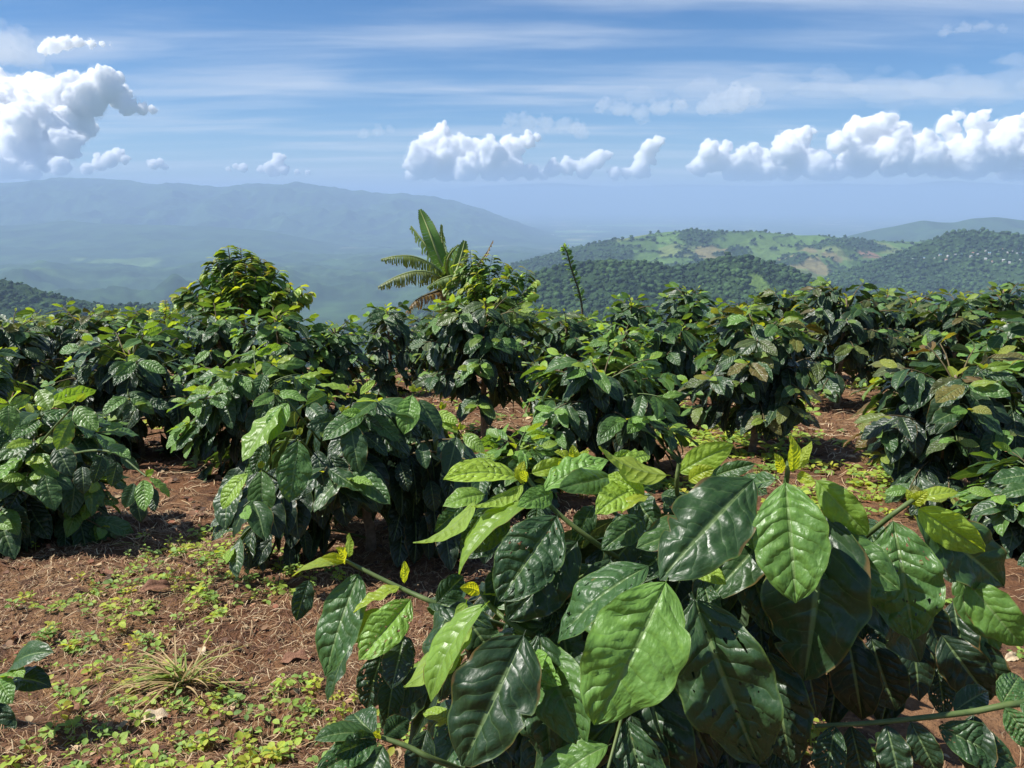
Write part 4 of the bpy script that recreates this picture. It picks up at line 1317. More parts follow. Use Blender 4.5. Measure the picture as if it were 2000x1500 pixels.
# ------------------------------------------------------------------ the rows of bushes behind
ROW = [  # base px, y distance, top px y, half width px, leaf, objects, young, red, seed, label
    (40, 3.15, 752, 165, .185, 190, .06, 0, 101, 'coffee bush at the left edge with pale new leaves and a low side branch'),
    (255, 4.9, 640, 170, .18, 190, .0, 0, 102, 'dense dark coffee bush behind the left edge bush'),
    (500, 4.4, 682, 165, .18, 190, .08, 0, 103, 'coffee bush with bright green top just behind the full drooping bush'),
    (945, 5.4, 553, 150, .175, 220, .02, .15, 104, 'tall coffee bush with bare lower trunk in front of the banana plant'),
    (1175, 4.3, 680, 190, .18, 210, .06, 0, 105, 'bushy coffee plant directly behind the foreground bush'),
    (1478, 4.95, 588, 150, .18, 200, .0, .4, 106, 'coffee bush on a bare pale trunk, right of centre'),
    (1655, 7.0, 546, 150, .18, 150, -.04, .3, 107, 'broad dark coffee bush with brown trunk behind the bare trunk bush'),
    (1868, 3.75, 678, 205, .185, 210, -.02, .5, 108, 'coffee bush at right with coppery new tips over dull leaves'),
    (2010, 5.0, 590, 130, .185, 130, .06, 0, 109, 'coffee bush at the right edge with shiny upper leaves'),
    (1010, 3.7, 862, 90, .16, 70, .06, 0, 110, 'low young coffee plant between the drooping bush and the foreground bush'),
    (2080, 3.0, 985, 150, .18, 80, -.03, 0, 111, 'coffee bush mostly outside the right edge above the corner branch'),
    (30, 6.2, 596, 120, .175, 110, -.02, .3, 120, 'coffee bush at far left skyline, outermost of its row'),
    (150, 6.9, 590, 110, .175, 110, -.02, .4, 121, 'coffee bush with rusty tips on the far left skyline'),
    (285, 7.6, 606, 110, .175, 90, .04, 0, 122, 'low coffee bush in the skyline dip left of the round tree'),
    (420, 6.6, 586, 110, .175, 120, .05, 0, 123, 'coffee bush in front of the round tree, left part'),
    (545, 6.3, 580, 105, .175, 130, .06, 0, 124, 'coffee bush in front of the round tree, right part'),
    (650, 6.6, 602, 80, .175, 100, .03, 0, 125, 'coffee bush at the left end of the gap in the rows'),
    (757, 7.8, 578, 75, .175, 100, -.04, 0, 126, 'small round dark coffee bush standing alone in the gap left of the banana'),
    (1110, 6.6, 590, 100, .175, 110, .02, .15, 127, 'coffee bush right behind the tall bush with the bare lower trunk'),
    (1215, 6.0, 612, 95, .175, 110, .08, 0, 128, 'light green coffee bush below the dark skyline bush right of centre'),
    (1325, 6.3, 605, 110, .175, 110, .04, 0, 129, 'coffee bush left of the bare pale trunk bush'),
    (1340, 8.2, 536, 85, .175, 110, -.05, 0, 130, 'tall dark round coffee bush breaking the skyline right of centre'),
    (1235, 8.0, 560, 75, .175, 90, -.03, 0, 131, 'coffee bush on the skyline beside the tall dark round one'),
    (1450, 8.0, 572, 80, .175, 80, .02, .2, 132, 'coffee bush on the skyline right of the tall dark round one'),
    (1530, 8.4, 545, 85, .175, 90, -.05, .2, 133, 'coffee bush on the skyline left of the broad dark bush'),
    (1790, 7.6, 552, 100, .175, 100, -.04, .3, 134, 'coffee bush on the skyline right of the broad dark bush'),
    (1880, 6.9, 545, 95, .175, 110, -.03, .3, 135, 'coffee bush with coppery tips on the right skyline'),
    (1960, 7.9, 536, 110, .175, 90, -.03, .2, 136, 'coffee bush highest on the right skyline by the edge'),
    (1735, 8.8, 548, 80, .175, 70, -.03, .2, 137, 'coffee bush half hidden behind the broad dark bush'),
    (1600, 9.0, 552, 80, .175, 60, -.03, .2, 138, 'coffee bush peeping over the broad dark bush'),
    (1130, 8.4, 600, 80, .175, 60, .03, .2, 139, 'coffee bush under the lone leafy shoot'),
    (1040, 7.8, 592, 90, .175, 60, .03, .2, 140, 'coffee bush at the foot of the shrub beside the banana'),
    (-90, 4.6, 655, 170, .18, 60, .0, 0, 141, 'coffee bush cut off at the left edge in the second row'),
    (230, 8.8, 604, 100, .175, 50, .02, .2, 142, 'farthest coffee bush in the left skyline dip'),
    (2110, 6.5, 548, 120, .175, 60, -.03, .2, 143, 'coffee bush cut off by the right edge on the skyline'),
    (840, 8.6, 600, 80, .175, 60, .02, .2, 144, 'coffee bush under the torn banana leaves'),
    (90, 8.4, 600, 100, .175, 50, .02, .2, 145, 'coffee bush on the left skyline behind the rusty one'),
]
for (bx, d, topy, hw, lf, no, yg, rd, sd, lab) in ROW:
    x = (bx - 1000) / FPX * d * 1.02
    if d > 6.4:
        x = (bx - 1000) / FPX * d * 1.0
    g = gz(x, d)
    top = P(bx, topy, d).z
    H = max(0.35, top - g - 0.085)
    R = hw / FPX * d * 0.82
    far = d > 5.6
    root_, base_ = build_bush(x, d, H, R, lf * 1.12, sd, lab, n_obj=no, levels=11 if not far else 9, young=yg, redtip=rd, sep_branch=not far,
               start=0.36 if sd in (104, 106, 107) else (0.30 if sd in (108,) else 0.11), dens=1.0 if not far else 0.9)
    if sd == 101:
        for r_ in ((280, 935, 2.5, 287, 998, 2.44, 40, .5), (290, 932, 2.5, 332, 972, 2.5, 14, .62), (285, 930, 2.52, 300, 915, 2.5, 12, .75), (262, 942, 2.55, 245, 993, 2.5, 26, .28), (266, 967, 2.6, 273, 1020, 2.56, 28, .05), (295, 950, 2.6, 305, 1000, 2.56, 24, .08),
                   (210, 869, 2.6, 252, 898, 2.55, 22, .42), (87, 925, 2.5, 101, 999, 2.44, 46, .3), (147, 792, 2.6, 187, 843, 2.55, 36, .45), (140, 816, 2.55, 106, 878, 2.5, 40, .46), (230, 900, 2.6, 215, 950, 2.56, 30, .12), (200, 890, 2.65, 185, 945, 2.6, 34, .1),
                   (235, 890, 2.6, 275, 915, 2.56, 24, .25), (160, 910, 2.7, 165, 965, 2.65, 34, .08), (75, 760, 2.65, 100, 800, 2.6, 40, .6), (60, 770, 2.6, 20, 800, 2.56, 40, .55), (150, 785, 2.6, 165, 768, 2.6, 14, .8), (15, 790, 2.55, 22, 850, 2.5, 44, .4), (110, 870, 2.6, 140, 930, 2.55, 40, .15)):
            hero_leaf(root_, base_, *r_, rngH, meshes=LEAF_MD)
        hero_stem(root_, base_, [(285, 930, 2.5), (215, 882, 2.6), (130, 890, 2.85), (50, 930, 3.15)], .003, .005)
        hero_stem(root_, base_, [(147, 790, 2.6), (110, 830, 2.8), (50, 900, 3.15)], .003, .005)


# ------------------------------------------------------------------ broad-leaved tree behind the rows (left)
def twig_leaves(pts, leafL, rng, rows=2, start=0.15, step=0.55, age=(0.15, 0.5), redtip=0.0, droop=0.5):
    """leaves in two ranks along a twig"""
    out = []
    n = len(pts)
    tot = sum((pts[i + 1] - pts[i]).length for i in range(n - 1))
    m_ = max(3, int(tot * (1 - start) / (leafL * step)))
    for k in range(m_):
        f = start + (1 - start) * (k + rng.random() * 0.5) / m_
        t = min(f, 0.999) * (n - 1)
        i = int(t)
        q = pts[i].lerp(pts[i + 1], t - i)
        d = (pts[i + 1] - pts[i]).normalized()
        sd = d.cross(Vector((0.3, -0.8, 0.2)) if abs(d.z) > 0.75 else UPV)
        sd.normalize()
        for sg in (-1, 1):
            ax = (d * rng.uniform(0.3, 0.8) + sd * sg * rng.uniform(0.5, 0.9) - UPV * droop * rng.uniform(0.4, 1.4)).normalized()
            nm = (UPV + sd * sg * 0.5 + Vector((rng.gauss(0, .3), rng.gauss(0, .3), 0))).normalized()
            tipf = max(0.0, (f - 0.75) / 0.25)
            a = rng.uniform(*age) + 0.35 * tipf
            out.append((q, ax, nm, leafL * rng.uniform(0.75, 1.15) * (1 - 0.35 * tipf), min(a, 1), rng.random(), redtip * tipf * rng.random()))
    return out


def leafy_plant(name, base, label, cat, stems, leafL, seed, n_obj, stem_r, stem_mat, redtip=0.0, droop=0.5, age=(0.15, 0.5), step=0.55, start=0.15, group=None, stem_name='limb'):
    rng = random.Random(seed)
    root = empty(name, base, label, cat, group)
    leaves = []
    for j, pts in enumerate(stems):
        q = spline(pts, 12)
        r = stem_r if j == 0 else stem_r * 0.28
        me = tube_mesh('trunk' if j == 0 else stem_name, [tube([p - base for p in q], [r * (1.1 - 0.75 * i / 11) for i in range(12)], 6)])
        link('trunk' if j == 0 else stem_name, me, stem_mat, root)
        if j > 0 or len(stems) == 1:
            leaves += twig_leaves(q, leafL, rng, redtip=redtip, droop=droop, age=age, step=step, start=start)
    leaves.sort(key=lambda l: l[0].y - 0.6 * l[0].z)
    rest = []
    for i, (p, ax, nm, L, a, r, rd) in enumerate(leaves):
        m_ = leaf_matrix(p, ax, nm, L)
        if i < n_obj:
            add_leaf(root, base, m_, rng.choice(LEAF_TR), a, r, rd)
        else:
            rest.append((m_, a, r, rd))
    joined_foliage('crown', rest, base, LEAF_TR_ARR, M_TREE_A, root)
    return root


rngT = random.Random(77)
TD = 9.3
tb = P(475, 700, TD)
tbase = Vector((tb.x, TD, gz(tb.x, TD) - 0.03))
stems = [[tbase, P(475, 640, TD), P(472, 600, TD)]]
for (px, py, dz, sy) in ((445, 482, 0, 590), (470, 484, .1, 560), (420, 505, -.1, 590), (492, 500, 0, 575), (520, 520, .15, 585), (545, 528, -.1, 600), (412, 530, .15, 600), (430, 500, .25, 590), (385, 545, -.1, 615), (360, 560, .1, 625), (345, 575, 0, 630),
                         (560, 552, .1, 610), (585, 560, -.1, 620), (605, 570, .05, 625), (500, 540, -.3, 610), (455, 530, -.35, 610), (400, 580, -.3, 630), (540, 570, -.35, 625), (575, 590, -.2, 635), (470, 560, -.4, 620), (430, 570, -.35, 625), (510, 505, .3, 590), (370, 590, -.25, 640), (480, 515, -.25, 590), (440, 545, .3, 600), (530, 545, .35, 600)):
    p1 = P(475 + (px - 475) * 0.15, sy, TD + dz * 0.2)
    p2 = P(475 + (px - 475) * 0.7, (py + sy) / 2 - 6, TD + dz * 0.8)
    stems.append([p1, p2, P(px, py, TD + dz)])
leafy_plant('broadleaf_tree', tbase, 'round bushy green tree with reddish shoot tips rising above the left rows', 'tree', stems, 0.19, 5, 260, 0.04, M_TRUNK, redtip=0.8, droop=0.8, age=(0.12, 0.5), step=0.13, start=0.1)

# shrub right of the banana plant
SD = 9.6
sb = P(965, 700, SD)
sbase = Vector((sb.x, SD, gz(sb.x, SD) - 0.03))
stems = [[sbase, P(962, 640, SD), P(960, 580, SD)]]
for (px, py, dz, mx, my) in ((895, 512, 0, 925, 560), (912, 500, .1, 925, 550), (918, 488, -.1, 925, 540), (935, 505, .1, 940, 550), (962, 498, 0, 955, 545), (985, 512, .1, 970, 550), (1003, 525, -.1, 985, 560), (1030, 525, .1, 1020, 570), (1048, 545, 0, 1020, 575),
                             (880, 545, -.1, 905, 575), (870, 560, 0, 900, 590), (1040, 570, -.15, 1010, 590), (930, 530, -.25, 940, 570), (975, 540, -.25, 965, 580), (1000, 555, -.2, 985, 585), (905, 560, -.25, 920, 590), (950, 560, .2, 950, 590), (925, 560, -.3, 930, 590), (990, 570, -.3, 980, 600)):
    stems.append([P(955 + (px - 955) * .2, 620, SD), P(mx, my, SD + dz * .6), P(px, py, SD + dz)])
leafy_plant('leafy_shrub', sbase, 'shrub with arching twigs and bronze tips right beside the banana plant', 'shrub', stems, 0.16, 6, 220, 0.022, M_TWIG, redtip=0.7, droop=0.9, age=(0.12, 0.5), step=0.18, start=0.12, stem_name='stem')

# lone shoot
LD = 8.9
lb = P(1140, 690, LD)
lbase = Vector((lb.x, LD, gz(lb.x, LD) - 0.03))
leafy_plant('leafy_shoot', lbase, 'single thin upright leafy shoot standing alone against the valley', 'shoot', [[lbase, P(1138, 620, LD), P(1131, 570, LD), P(1116, 525, LD), P(1108, 495, LD), P(1100, 479, LD)]], 0.075, 7, 120, 0.014, M_TWIG, droop=0.35, age=(0.25, 0.5), step=0.42, start=0.30)
# pale feathery bush at the left, farther down the slope
FDs = 12.5
fb = P(322, 680, FDs)
fbase = Vector((fb.x, FDs, gz(fb.x, FDs) - 0.03))
stems = [[fbase, P(322, 640, FDs), P(322, 610, FDs)]]
for k in range(14):
    a = rngT.uniform(-1.25, 1.25)
    r = rngT.uniform(24, 42)
    stems.append([P(322, 640, FDs), P(322 + r * .5 * math.sin(a), 632 - r * .55 * math.cos(a), FDs + rngT.uniform(-.2, .2)), P(322 + r * math.sin(a), 625 - r * 1.0 * math.cos(a), FDs + rngT.uniform(-.35, .35))])
leafy_plant('pale_bush', fbase, 'pale yellowish bush beyond the rows, left of the round tree', 'bush', stems, 0.07, 8, 120, 0.03, M_TWIG, droop=0.5, age=(0.55, 0.8), step=0.3, start=0.2, redtip=0.5, stem_name='stem')

# ------------------------------------------------------------------ banana plant
M_BAN, t = new_mat('banana_leaf')
oi = t.n('ShaderNodeObjectInfo')
spc = t.n('ShaderNodeSeparateColor', Color=oi.outputs['Color'])
uvn = t.n('ShaderNodeUVMap', props={'uv_map': 'UVMap'})
sx = t.n('ShaderNodeSeparateXYZ', Vector=uvn.outputs[0])
st = t.n('ShaderNodeCombineXYZ', X=t.m('MULTIPLY', sx.outputs[0], 1.2), Y=t.m('MULTIPLY', sx.outputs[1], 60.0), Z=0.0)
ns = t.noise(st.outputs[0], 1.0, 4, 0.6)
g = t.mix(ns, C(0.07, 0.17, 0.035), C(0.14, 0.27, 0.055))
br = t.mix(ns, C(0.16, 0.10, 0.05), C(0.30, 0.21, 0.11))
cc = t.mix(spc.outputs[0], g, br)
# ageing: brown ragged margin
mg = t.smooth(t.m('ADD', t.m('ABSOLUTE', t.m('MULTIPLY_ADD', sx.outputs[0], 2.0, -1.0)), t.m('MULTIPLY', ns, 0.25)), 0.98, 1.15)
cc = t.mix(t.m('MULTIPLY', mg, 0.7), cc, C(0.22, 0.14, 0.06))
bpn = t.n('ShaderNodeBump', Strength=0.3, Distance=0.02, Height=ns)
pr = t.n('ShaderNodeBsdfPrincipled', Base_Color=cc, Roughness=0.45, Normal=bpn.outputs[0])
tr = t.n('ShaderNodeBsdfTranslucent', Color=t.mix(1.0, cc, C(1.8, 1.6, 0.6), 'MULTIPLY'))
mx = t.n('ShaderNodeMixShader', i0=0.3, i1=pr.outputs[0], i2=tr.outputs[0])
t.n('ShaderNodeOutputMaterial', Surface=mx.outputs[0])
M_BANSTEM = simple_mat('banana_stem', (0.12, 0.13, 0.05), (0.25, 0.19, 0.09), 12, 0.6, 0.4, 0.02)
M_BANRIB = simple_mat('banana_midrib', (0.20, 0.26, 0.09), (0.28, 0.32, 0.12), 20, 0.5, 0.2, 0.01)


def banana_leaf(root, base, pts, halfw, nstrip, gap, hang, brown, seed, face=None):
    """midrib curve with a lamina torn into strips on both sides"""
    rs = random.Random(seed)
    n = nstrip
    q = spline(pts, n + 1)
    V, F, UV = [], [], []
    for side in (-1, 1):
        for i in range(n):
            a, b = q[i], q[i + 1]
            d = (b - a).normalized()
            f0 = i / n
            wv = math.sin(math.pi * min(1, 0.08 + 0.92 * f0) ** 0.8) ** 0.6
            wv *= halfw * (1.0 if gap == 0 else rs.uniform(0.75, 1.1))
            sd0 = d.cross(face if face is not None else UPV)
            sd = sd0.normalized() * side if sd0.length > 1e-3 else Vector((side, 0, 0))
            lift = (face if face is not None else UPV)
            hg = hang * rs.uniform(0.8, 1.1)
            # torn strips hang; intact lamina is a shallow V
            g2 = gap * rs.uniform(0.4, 1.4) * (b - a).length
            k0 = len(V)
            m_ = 4
            for j in range(m_ + 1):
                s = j / m_
                out = sd * (wv * s * math.cos(hg * s)) - (UPV if gap else -lift * 0.25) * (wv * s * (math.sin(hg * s) if gap else 0.3 * s))
                sh = g2 * s
                tw = Vector((rs.gauss(0, .006), rs.gauss(0, .006), 0)) * s if gap else Vector((0, 0, 0))
                V.append(a + out + d * sh + tw - base)
                V.append(b + out - d * sh * 0.5 + tw - base)
                UV += [(0.5 + 0.5 * side * s, f0), (0.5 + 0.5 * side * s, (i + 1) / n)]
            for j in range(m_):
                F.append((k0 + 2 * j, k0 + 2 * j + 1, k0 + 2 * j + 3, k0 + 2 * j + 2))
    me = np_mesh('leaf', np.array([tuple(v) for v in V]), np.array(F), uv=np.array(UV))
    o = link('leaf', me, M_BAN, root)
    o.color = (brown, rs.random(), 0, 1)
    rib = tube_mesh('midrib', [tube([p - base for p in q], [0.022 * (1.1 - 0.9 * i / n) for i in range(n + 1)], 6)])
    link('midrib', rib, M_BANRIB if brown < 0.6 else M_TWIG, o)
    return o


BD = 10.4
bb = P(872, 690, BD)
bbase = Vector((bb.x, BD, gz(bb.x, BD) - 0.05))
broot = empty('banana_plant', bbase, 'banana plant with torn drooping leaves rising above the rows at centre', 'banana plant')
stm = spline([bbase, P(872, 620, BD), P(868, 560, BD), P(878, 545, BD)], 10)
link('pseudostem', tube_mesh('pseudostem', [tube([p - bbase for p in stm], [0.10, .098, .094, .09, .085, .08, .075, .07, .06, .045], 10)]), M_BANSTEM, broot)
cF = Vector((0.25, -0.9, 0.35)).normalized()
banana_leaf(broot, bbase, [P(885, 550, BD), P(862, 515, BD - .1), P(843, 465, BD - .1), P(830, 432, BD), P(820, 409, BD + .05)], 0.125, 26, 0, 0.5, 0.0, 1, face=cF)
banana_leaf(broot, bbase, [P(878, 548, BD), P(872, 520, BD - .3), P(880, 495, BD - .5), P(896, 478, BD - .6)], 0.11, 18, 0.22, 0.8, 0.1, 21, face=Vector((-0.2, -0.9, 0.3)).normalized())
banana_leaf(broot, bbase, [P(880, 550, BD), P(905, 540, BD + .3), P(930, 540, BD + .5), P(955, 560, BD + .6)], 0.15, 18, 0.35, 1.2, 0.25, 22)
banana_leaf(broot, bbase, [P(876, 548, BD), P(850, 505, BD + .2), P(825, 470, BD + .3), P(803, 441, BD + .4)], 0.15, 18, 0.25, 1.0, 0.15, 2)
banana_leaf(broot, bbase, [P(874, 545, BD), P(868, 505, BD + .2), P(864, 470, BD + .3), P(862, 438, BD + .25)], 0.12, 20, 0.2, 0.9, 0.2, 3, face=Vector((-0.5, -0.8, 0.2)).normalized())
banana_leaf(broot, bbase, [P(880, 548, BD), P(893, 525, BD + .1), P(902, 495, BD + .15), P(908, 470, BD + .2)], 0.11, 16, 0, 0.5, 0.1, 4, face=cF)
banana_leaf(broot, bbase, [P(878, 550, BD), P(848, 520, BD - .2), P(810, 502, BD - .3), P(775, 500, BD - .35), P(744, 506, BD - .35)], 0.17, 30, 0.42, 1.35, 0.30, 5)
banana_leaf(broot, bbase, [P(872, 556, BD), P(846, 535, BD - .3), P(812, 530, BD - .4), P(775, 540, BD - .45), P(738, 560, BD - .5)], 0.19, 30, 0.42, 1.35, 0.38, 6)
banana_leaf(broot, bbase, [P(872, 560, BD), P(885, 540, BD - .5), P(862, 545, BD - .6), P(835, 560, BD - .7)], 0.16, 16, 0.25, 1.3, 0.2, 7)
banana_leaf(broot, bbase, [P(868, 565, BD), P(845, 572, BD - .2), P(815, 585, BD - .3), P(792, 610, BD - .3)], 0.15, 16, 0.5, 1.4, 0.95, 8)
banana_leaf(broot, bbase, [P(884, 555, BD), P(925, 525, BD + .2), P(948, 498, BD + .3), P(963, 470, BD + .35)], 0.06, 14, 0.5, 1.2, 1.0, 9)
banana_leaf(broot, bbase, [P(880, 552, BD), P(905, 530, BD - .4), P(925, 545, BD - .6), P(935, 575, BD - .7)], 0.15, 16, 0.3, 1.3, 0.2, 10)

# ------------------------------------------------------------------ ground litter and weeds
rs = np.random.RandomState(3)


def ground_pts(n, xr, yr):
    x = rs.uniform(*xr, n)
    y = rs.uniform(*yr, n)
    return x, y


def soil_z(x, y):
    return ground_z(x, y) + 0.03 * fbm(x * 4, y * 4, 3) + 0.020 * fbm(x * 13, y * 13, 2)


# straw and dry grass stems lying on the soil
def straw(n, xr, yr, lr, wd, cols, name, seed, lift=0.012, curl=0.6):
    rr = np.random.RandomState(seed)
    x = rr.uniform(*xr, n)
    y = yr[0] + (yr[1] - yr[0]) * rr.uniform(0, 1, n) ** 1.35
    L = rr.uniform(*lr, n) * np.clip(y / 3, 0.8, 2.2)
    th = rr.uniform(0, 2 * np.pi, n)
    cv = rr.normal(0, curl, n)
    k = 5
    V = np.zeros((n, k, 2, 3))
    px_, py_ = x.copy(), y.copy()
    for j in range(k):
        a = th + cv * (j / (k - 1) - 0.5)
        if j:
            px_ = px_ + np.cos(a) * L / (k - 1)
            py_ = py_ + np.sin(a) * L / (k - 1)
        z = soil_z(px_, py_) + lift * (0.25 + rr.uniform(0, 1, n) * np.sin(np.pi * (j + 0.5) / k))
        ww = wd * (0.4 + 0.6 * np.sin(np.pi * (j + 0.6) / (k + 0.2))) * np.clip(y / 2.5, 0.8, 2.5)
        nx_, ny_ = -np.sin(a) * ww, np.cos(a) * ww
        V[:, j, 0] = np.stack([px_ + nx_, py_ + ny_, z + 0.3 * ww], -1)
        V[:, j, 1] = np.stack([px_ - nx_, py_ - ny_, z], -1)
    V = V.reshape(-1, 3)
    b = (np.arange(n) * k * 2)[:, None]
    F = np.concatenate([b + np.array([[2 * j, 2 * j + 1, 2 * j + 3, 2 * j + 2]]) for j in range(k - 1)], 0)
    ci = rr.randint(0, len(cols), n)
    c = np.array(cols)[ci] * rr.uniform(0.6, 1.2, (n, 1))
    c = np.repeat(c, k * 2, 0)
    lc = np.concatenate([c, np.ones((len(c), 1))], 1)
    o = link(name, np_mesh(name, V, F, col=lc), M_STRAW)
    tag(o, None, None, None, 'stuff')
    return o


M_STRAW = attr_mat('straw', 0.7, 0.25)
o = straw(30000, (-6.5, 6.5), (1.0, 11), (0.03, 0.12), 0.0012, [(0.50, 0.36, 0.20), (0.38, 0.24, 0.13), (0.58, 0.45, 0.28), (0.24, 0.13, 0.07), (0.16, 0.08, 0.05)], 'straw_litter', 1, lift=0.016)
tag(o, 'dry straw and twigs scattered thickly over the red soil', 'litter')
o = straw(26000, (-1.9, 0.5), (1.1, 3.6), (0.018, 0.075), 0.0010, [(0.40, 0.26, 0.14), (0.30, 0.18, 0.10), (0.52, 0.40, 0.24), (0.20, 0.10, 0.06), (0.12, 0.06, 0.04)], 'fine_litter', 2, lift=0.012)
tag(o, 'fine dry grass bits covering the soil in the left foreground', 'litter')

# crumbs of soil
n = 16000
x = rs.uniform(-5, 5, n)
y = 1.0 + 7 * rs.uniform(0, 1, n) ** 1.6
r = rs.uniform(0.002, 0.008, n) * np.clip(y / 3, 0.7, 2)
z = soil_z(x, y)
oct_ = np.array([(1, 0, 0), (-1, 0, 0), (0, 1, 0), (0, -1, 0), (0, 0, 0.8), (0, 0, -0.6)])
of = np.array([(0, 2, 4), (2, 1, 4), (1, 3, 4), (3, 0, 4), (2, 0, 5), (1, 2, 5), (3, 1, 5), (0, 3, 5)])
jit = 1 + rs.uniform(-0.35, 0.35, (n, 6, 1))
V = oct_[None] * jit * r[:, None, None] + np.stack([x, y, z + r * 0.3], -1)[:, None, :]
F = (np.arange(n) * 6)[:, None, None] + of[None]
o = link('soil_crumbs', np_mesh('soil_crumbs', V.reshape(-1, 3), F.reshape(-1, 3), smooth=False), M_SOIL)
tag(o, 'crumbs and small clods of red soil lying loose', 'soil', kind='stuff')

# low weeds: ground cover
wl = leaf_arrays(2, 4, W=0.62, bend=0.5, cup=0.35, wave=0.02, cor=0, seed=3, petiole=0.12, tipw=0.08, belly=0.8)


def weeds(name, n, xr, yr, seed, label, size=(0.014, 0.030), thr=0.0, ypow=1.3, spots=()):
    rr = random.Random(seed)
    Vs, Fs, UVs, Cs, off = [], [], [], [], 0
    cand = []
    while len(cand) < n:
        x_ = rr.uniform(*xr)
        y_ = yr[0] + (yr[1] - yr[0]) * rr.random() ** ypow
        cand.append((x_, y_))
    ca = np.array(cand)
    dens = 1.1 * fbm(ca[:, 0] * 2.1 + 4.2, ca[:, 1] * 2.1 + 1.1, 4)
    for (sx_, sy_, sr) in spots:
        dens = dens + 0.8 * np.exp(-((ca[:, 0] - sx_) ** 2 + (ca[:, 1] - sy_) ** 2) / sr ** 2)
    zz_ = soil_z(ca[:, 0], ca[:, 1])
    for (x_, y_), dn, z_ in zip(cand, dens, zz_):
        if dn < thr + rr.gauss(0, 0.12):
            continue
        hgt = rr.uniform(0.008, 0.045)
        nl = rr.randint(3, 8)
        yel = rr.random()
        age = rr.uniform(0.42, 0.78) if yel < 0.85 else rr.uniform(0.8, 0.95)
        sz = rr.uniform(*size) * min(1.8, max(0.9, y_ / 3.0))
        a0 = rr.uniform(0, 6.28)
        for k in range(nl):
            a = a0 + k * 2.4
            rad = rr.uniform(0.3, 1.3) * sz
            hh = hgt * (0.45 + 0.55 * k / nl)
            p = Vector((x_ + math.cos(a) * rad * 0.35, y_ + math.sin(a) * rad * 0.35, z_ + hh))
            ax = Vector((math.cos(a), math.sin(a), rr.uniform(-0.35, 0.45))).normalized()
            m_ = leaf_matrix(p, ax, Vector((rr.gauss(0, .3), rr.gauss(0, .3), 1)), sz * rr.uniform(0.7, 1.25))
            A = np.array(m_.to_3x3())
            Vs.append(wl[0] @ A.T + np.array(m_.translation))
            Fs.append(wl[1] + off)
            UVs.append(wl[2])
            Cs.append(np.tile((age + rr.gauss(0, .05), rr.random(), 0.25 if rr.random() < 0.05 else 0, 1.0), (len(wl[0]), 1)))
            off += len(wl[0])
        # stem quad
        sV = np.array([(x_ - .001, y_, z_ - .004), (x_ + .001, y_, z_ - .004), (x_ + .0008, y_ + .002, z_ + hgt), (x_ - .0008, y_ + .002, z_ + hgt)])
        Vs.append(sV)
        Fs.append(np.array([[0, 1, 2, 3]]) + off)
        UVs.append(np.full((4, 2), 0.5))
        Cs.append(np.tile((0.7, 0.5, 0.3, 1.0), (4, 1)))
        off += 4
    o = link(name, np_mesh(name, np.concatenate(Vs), np.concatenate(Fs), uv=np.concatenate(UVs), col=np.concatenate(Cs)), M_WEED)
    return tag(o, label, 'weeds', kind='stuff')


def spot(px, py, sr):
    g = ray(px, py)
    k = -CAMZ / (g.z + SLOPE * g.y)
    return (g.x * k, g.y * k, sr)


WSP = [spot(450, 1080, .35), spot(330, 1170, .3), spot(120, 1300, .25), spot(280, 1210, .25), spot(520, 1440, .3), spot(400, 1480, .3), spot(60, 1430, .25), spot(300, 1400, .2), spot(640, 1420, .2), spot(520, 1130, .25), spot(100, 1180, .2)]
weeds('weeds', 4200, (-2.2, 0.9), (1.05, 4.0), 5, 'pale green seedlings and weeds dotting the soil in the left foreground', thr=0.6, spots=WSP, size=(0.010, 0.030))
weeds('weeds', 4200, (0.2, 4.6), (1.3, 6.5), 6, 'low green weeds between the bushes at right', thr=0.42, spots=[spot(1750, 930, .5), spot(1500, 860, .5), spot(1680, 1000, .4), spot(1950, 1290, .3), spot(1720, 760, .8), spot(1340, 860, .4)], size=(0.016, 0.036))
weeds('weeds', 4000, (-6, 6), (4.0, 11.0), 7, 'low weeds on the ground between the farther rows', thr=0.2, size=(0.02, 0.04))

# brown leaf flakes in drifts
def flakes(name, n, xr, yr, seed, label):
    rr = random.Random(seed)
    nr_ = np.random.RandomState(seed)
    x_ = nr_.uniform(*xr, n)
    y_ = yr[0] + (yr[1] - yr[0]) * nr_.uniform(0, 1, n) ** 1.4
    keep_ = fbm(x_ * 2.2 + 9, y_ * 2.2, 3) > nr_.normal(0.05, 0.2, n)
    x_, y_ = x_[keep_], y_[keep_]
    z_ = soil_z(x_, y_)
    cols = [(0.20, 0.10, 0.05), (0.12, 0.06, 0.035), (0.30, 0.17, 0.09), (0.42, 0.30, 0.17), (0.07, 0.04, 0.025), (0.27, 0.11, 0.06)]
    Vs, Fs, Cs, off = [], [], [], 0
    for a_, b_, c_ in zip(x_, y_, z_):
        an = rr.uniform(0, 6.28)
        m_ = leaf_matrix(Vector((a_, b_, c_ + 0.004)), Vector((math.cos(an), math.sin(an), rr.uniform(-.15, .35))), Vector((rr.gauss(0, .45), rr.gauss(0, .45), 1)), rr.uniform(0.008, 0.034) * min(1.8, max(.9, b_ / 2.6)))
        Vs.append(wl[0] @ np.array(m_.to_3x3()).T + np.array(m_.translation))
        Fs.append(wl[1] + off)
        off += len(wl[0])
        k_ = rr.uniform(.7, 1.25)
        q_ = rr.choice(cols)
        Cs.append(np.tile((q_[0] * k_, q_[1] * k_, q_[2] * k_, 1), (len(wl[0]), 1)))
    o = link(name, np_mesh(name, np.concatenate(Vs), np.concatenate(Fs), col=np.concatenate(Cs)), M_STRAW)
    return tag(o, label, 'litter', kind='stuff')


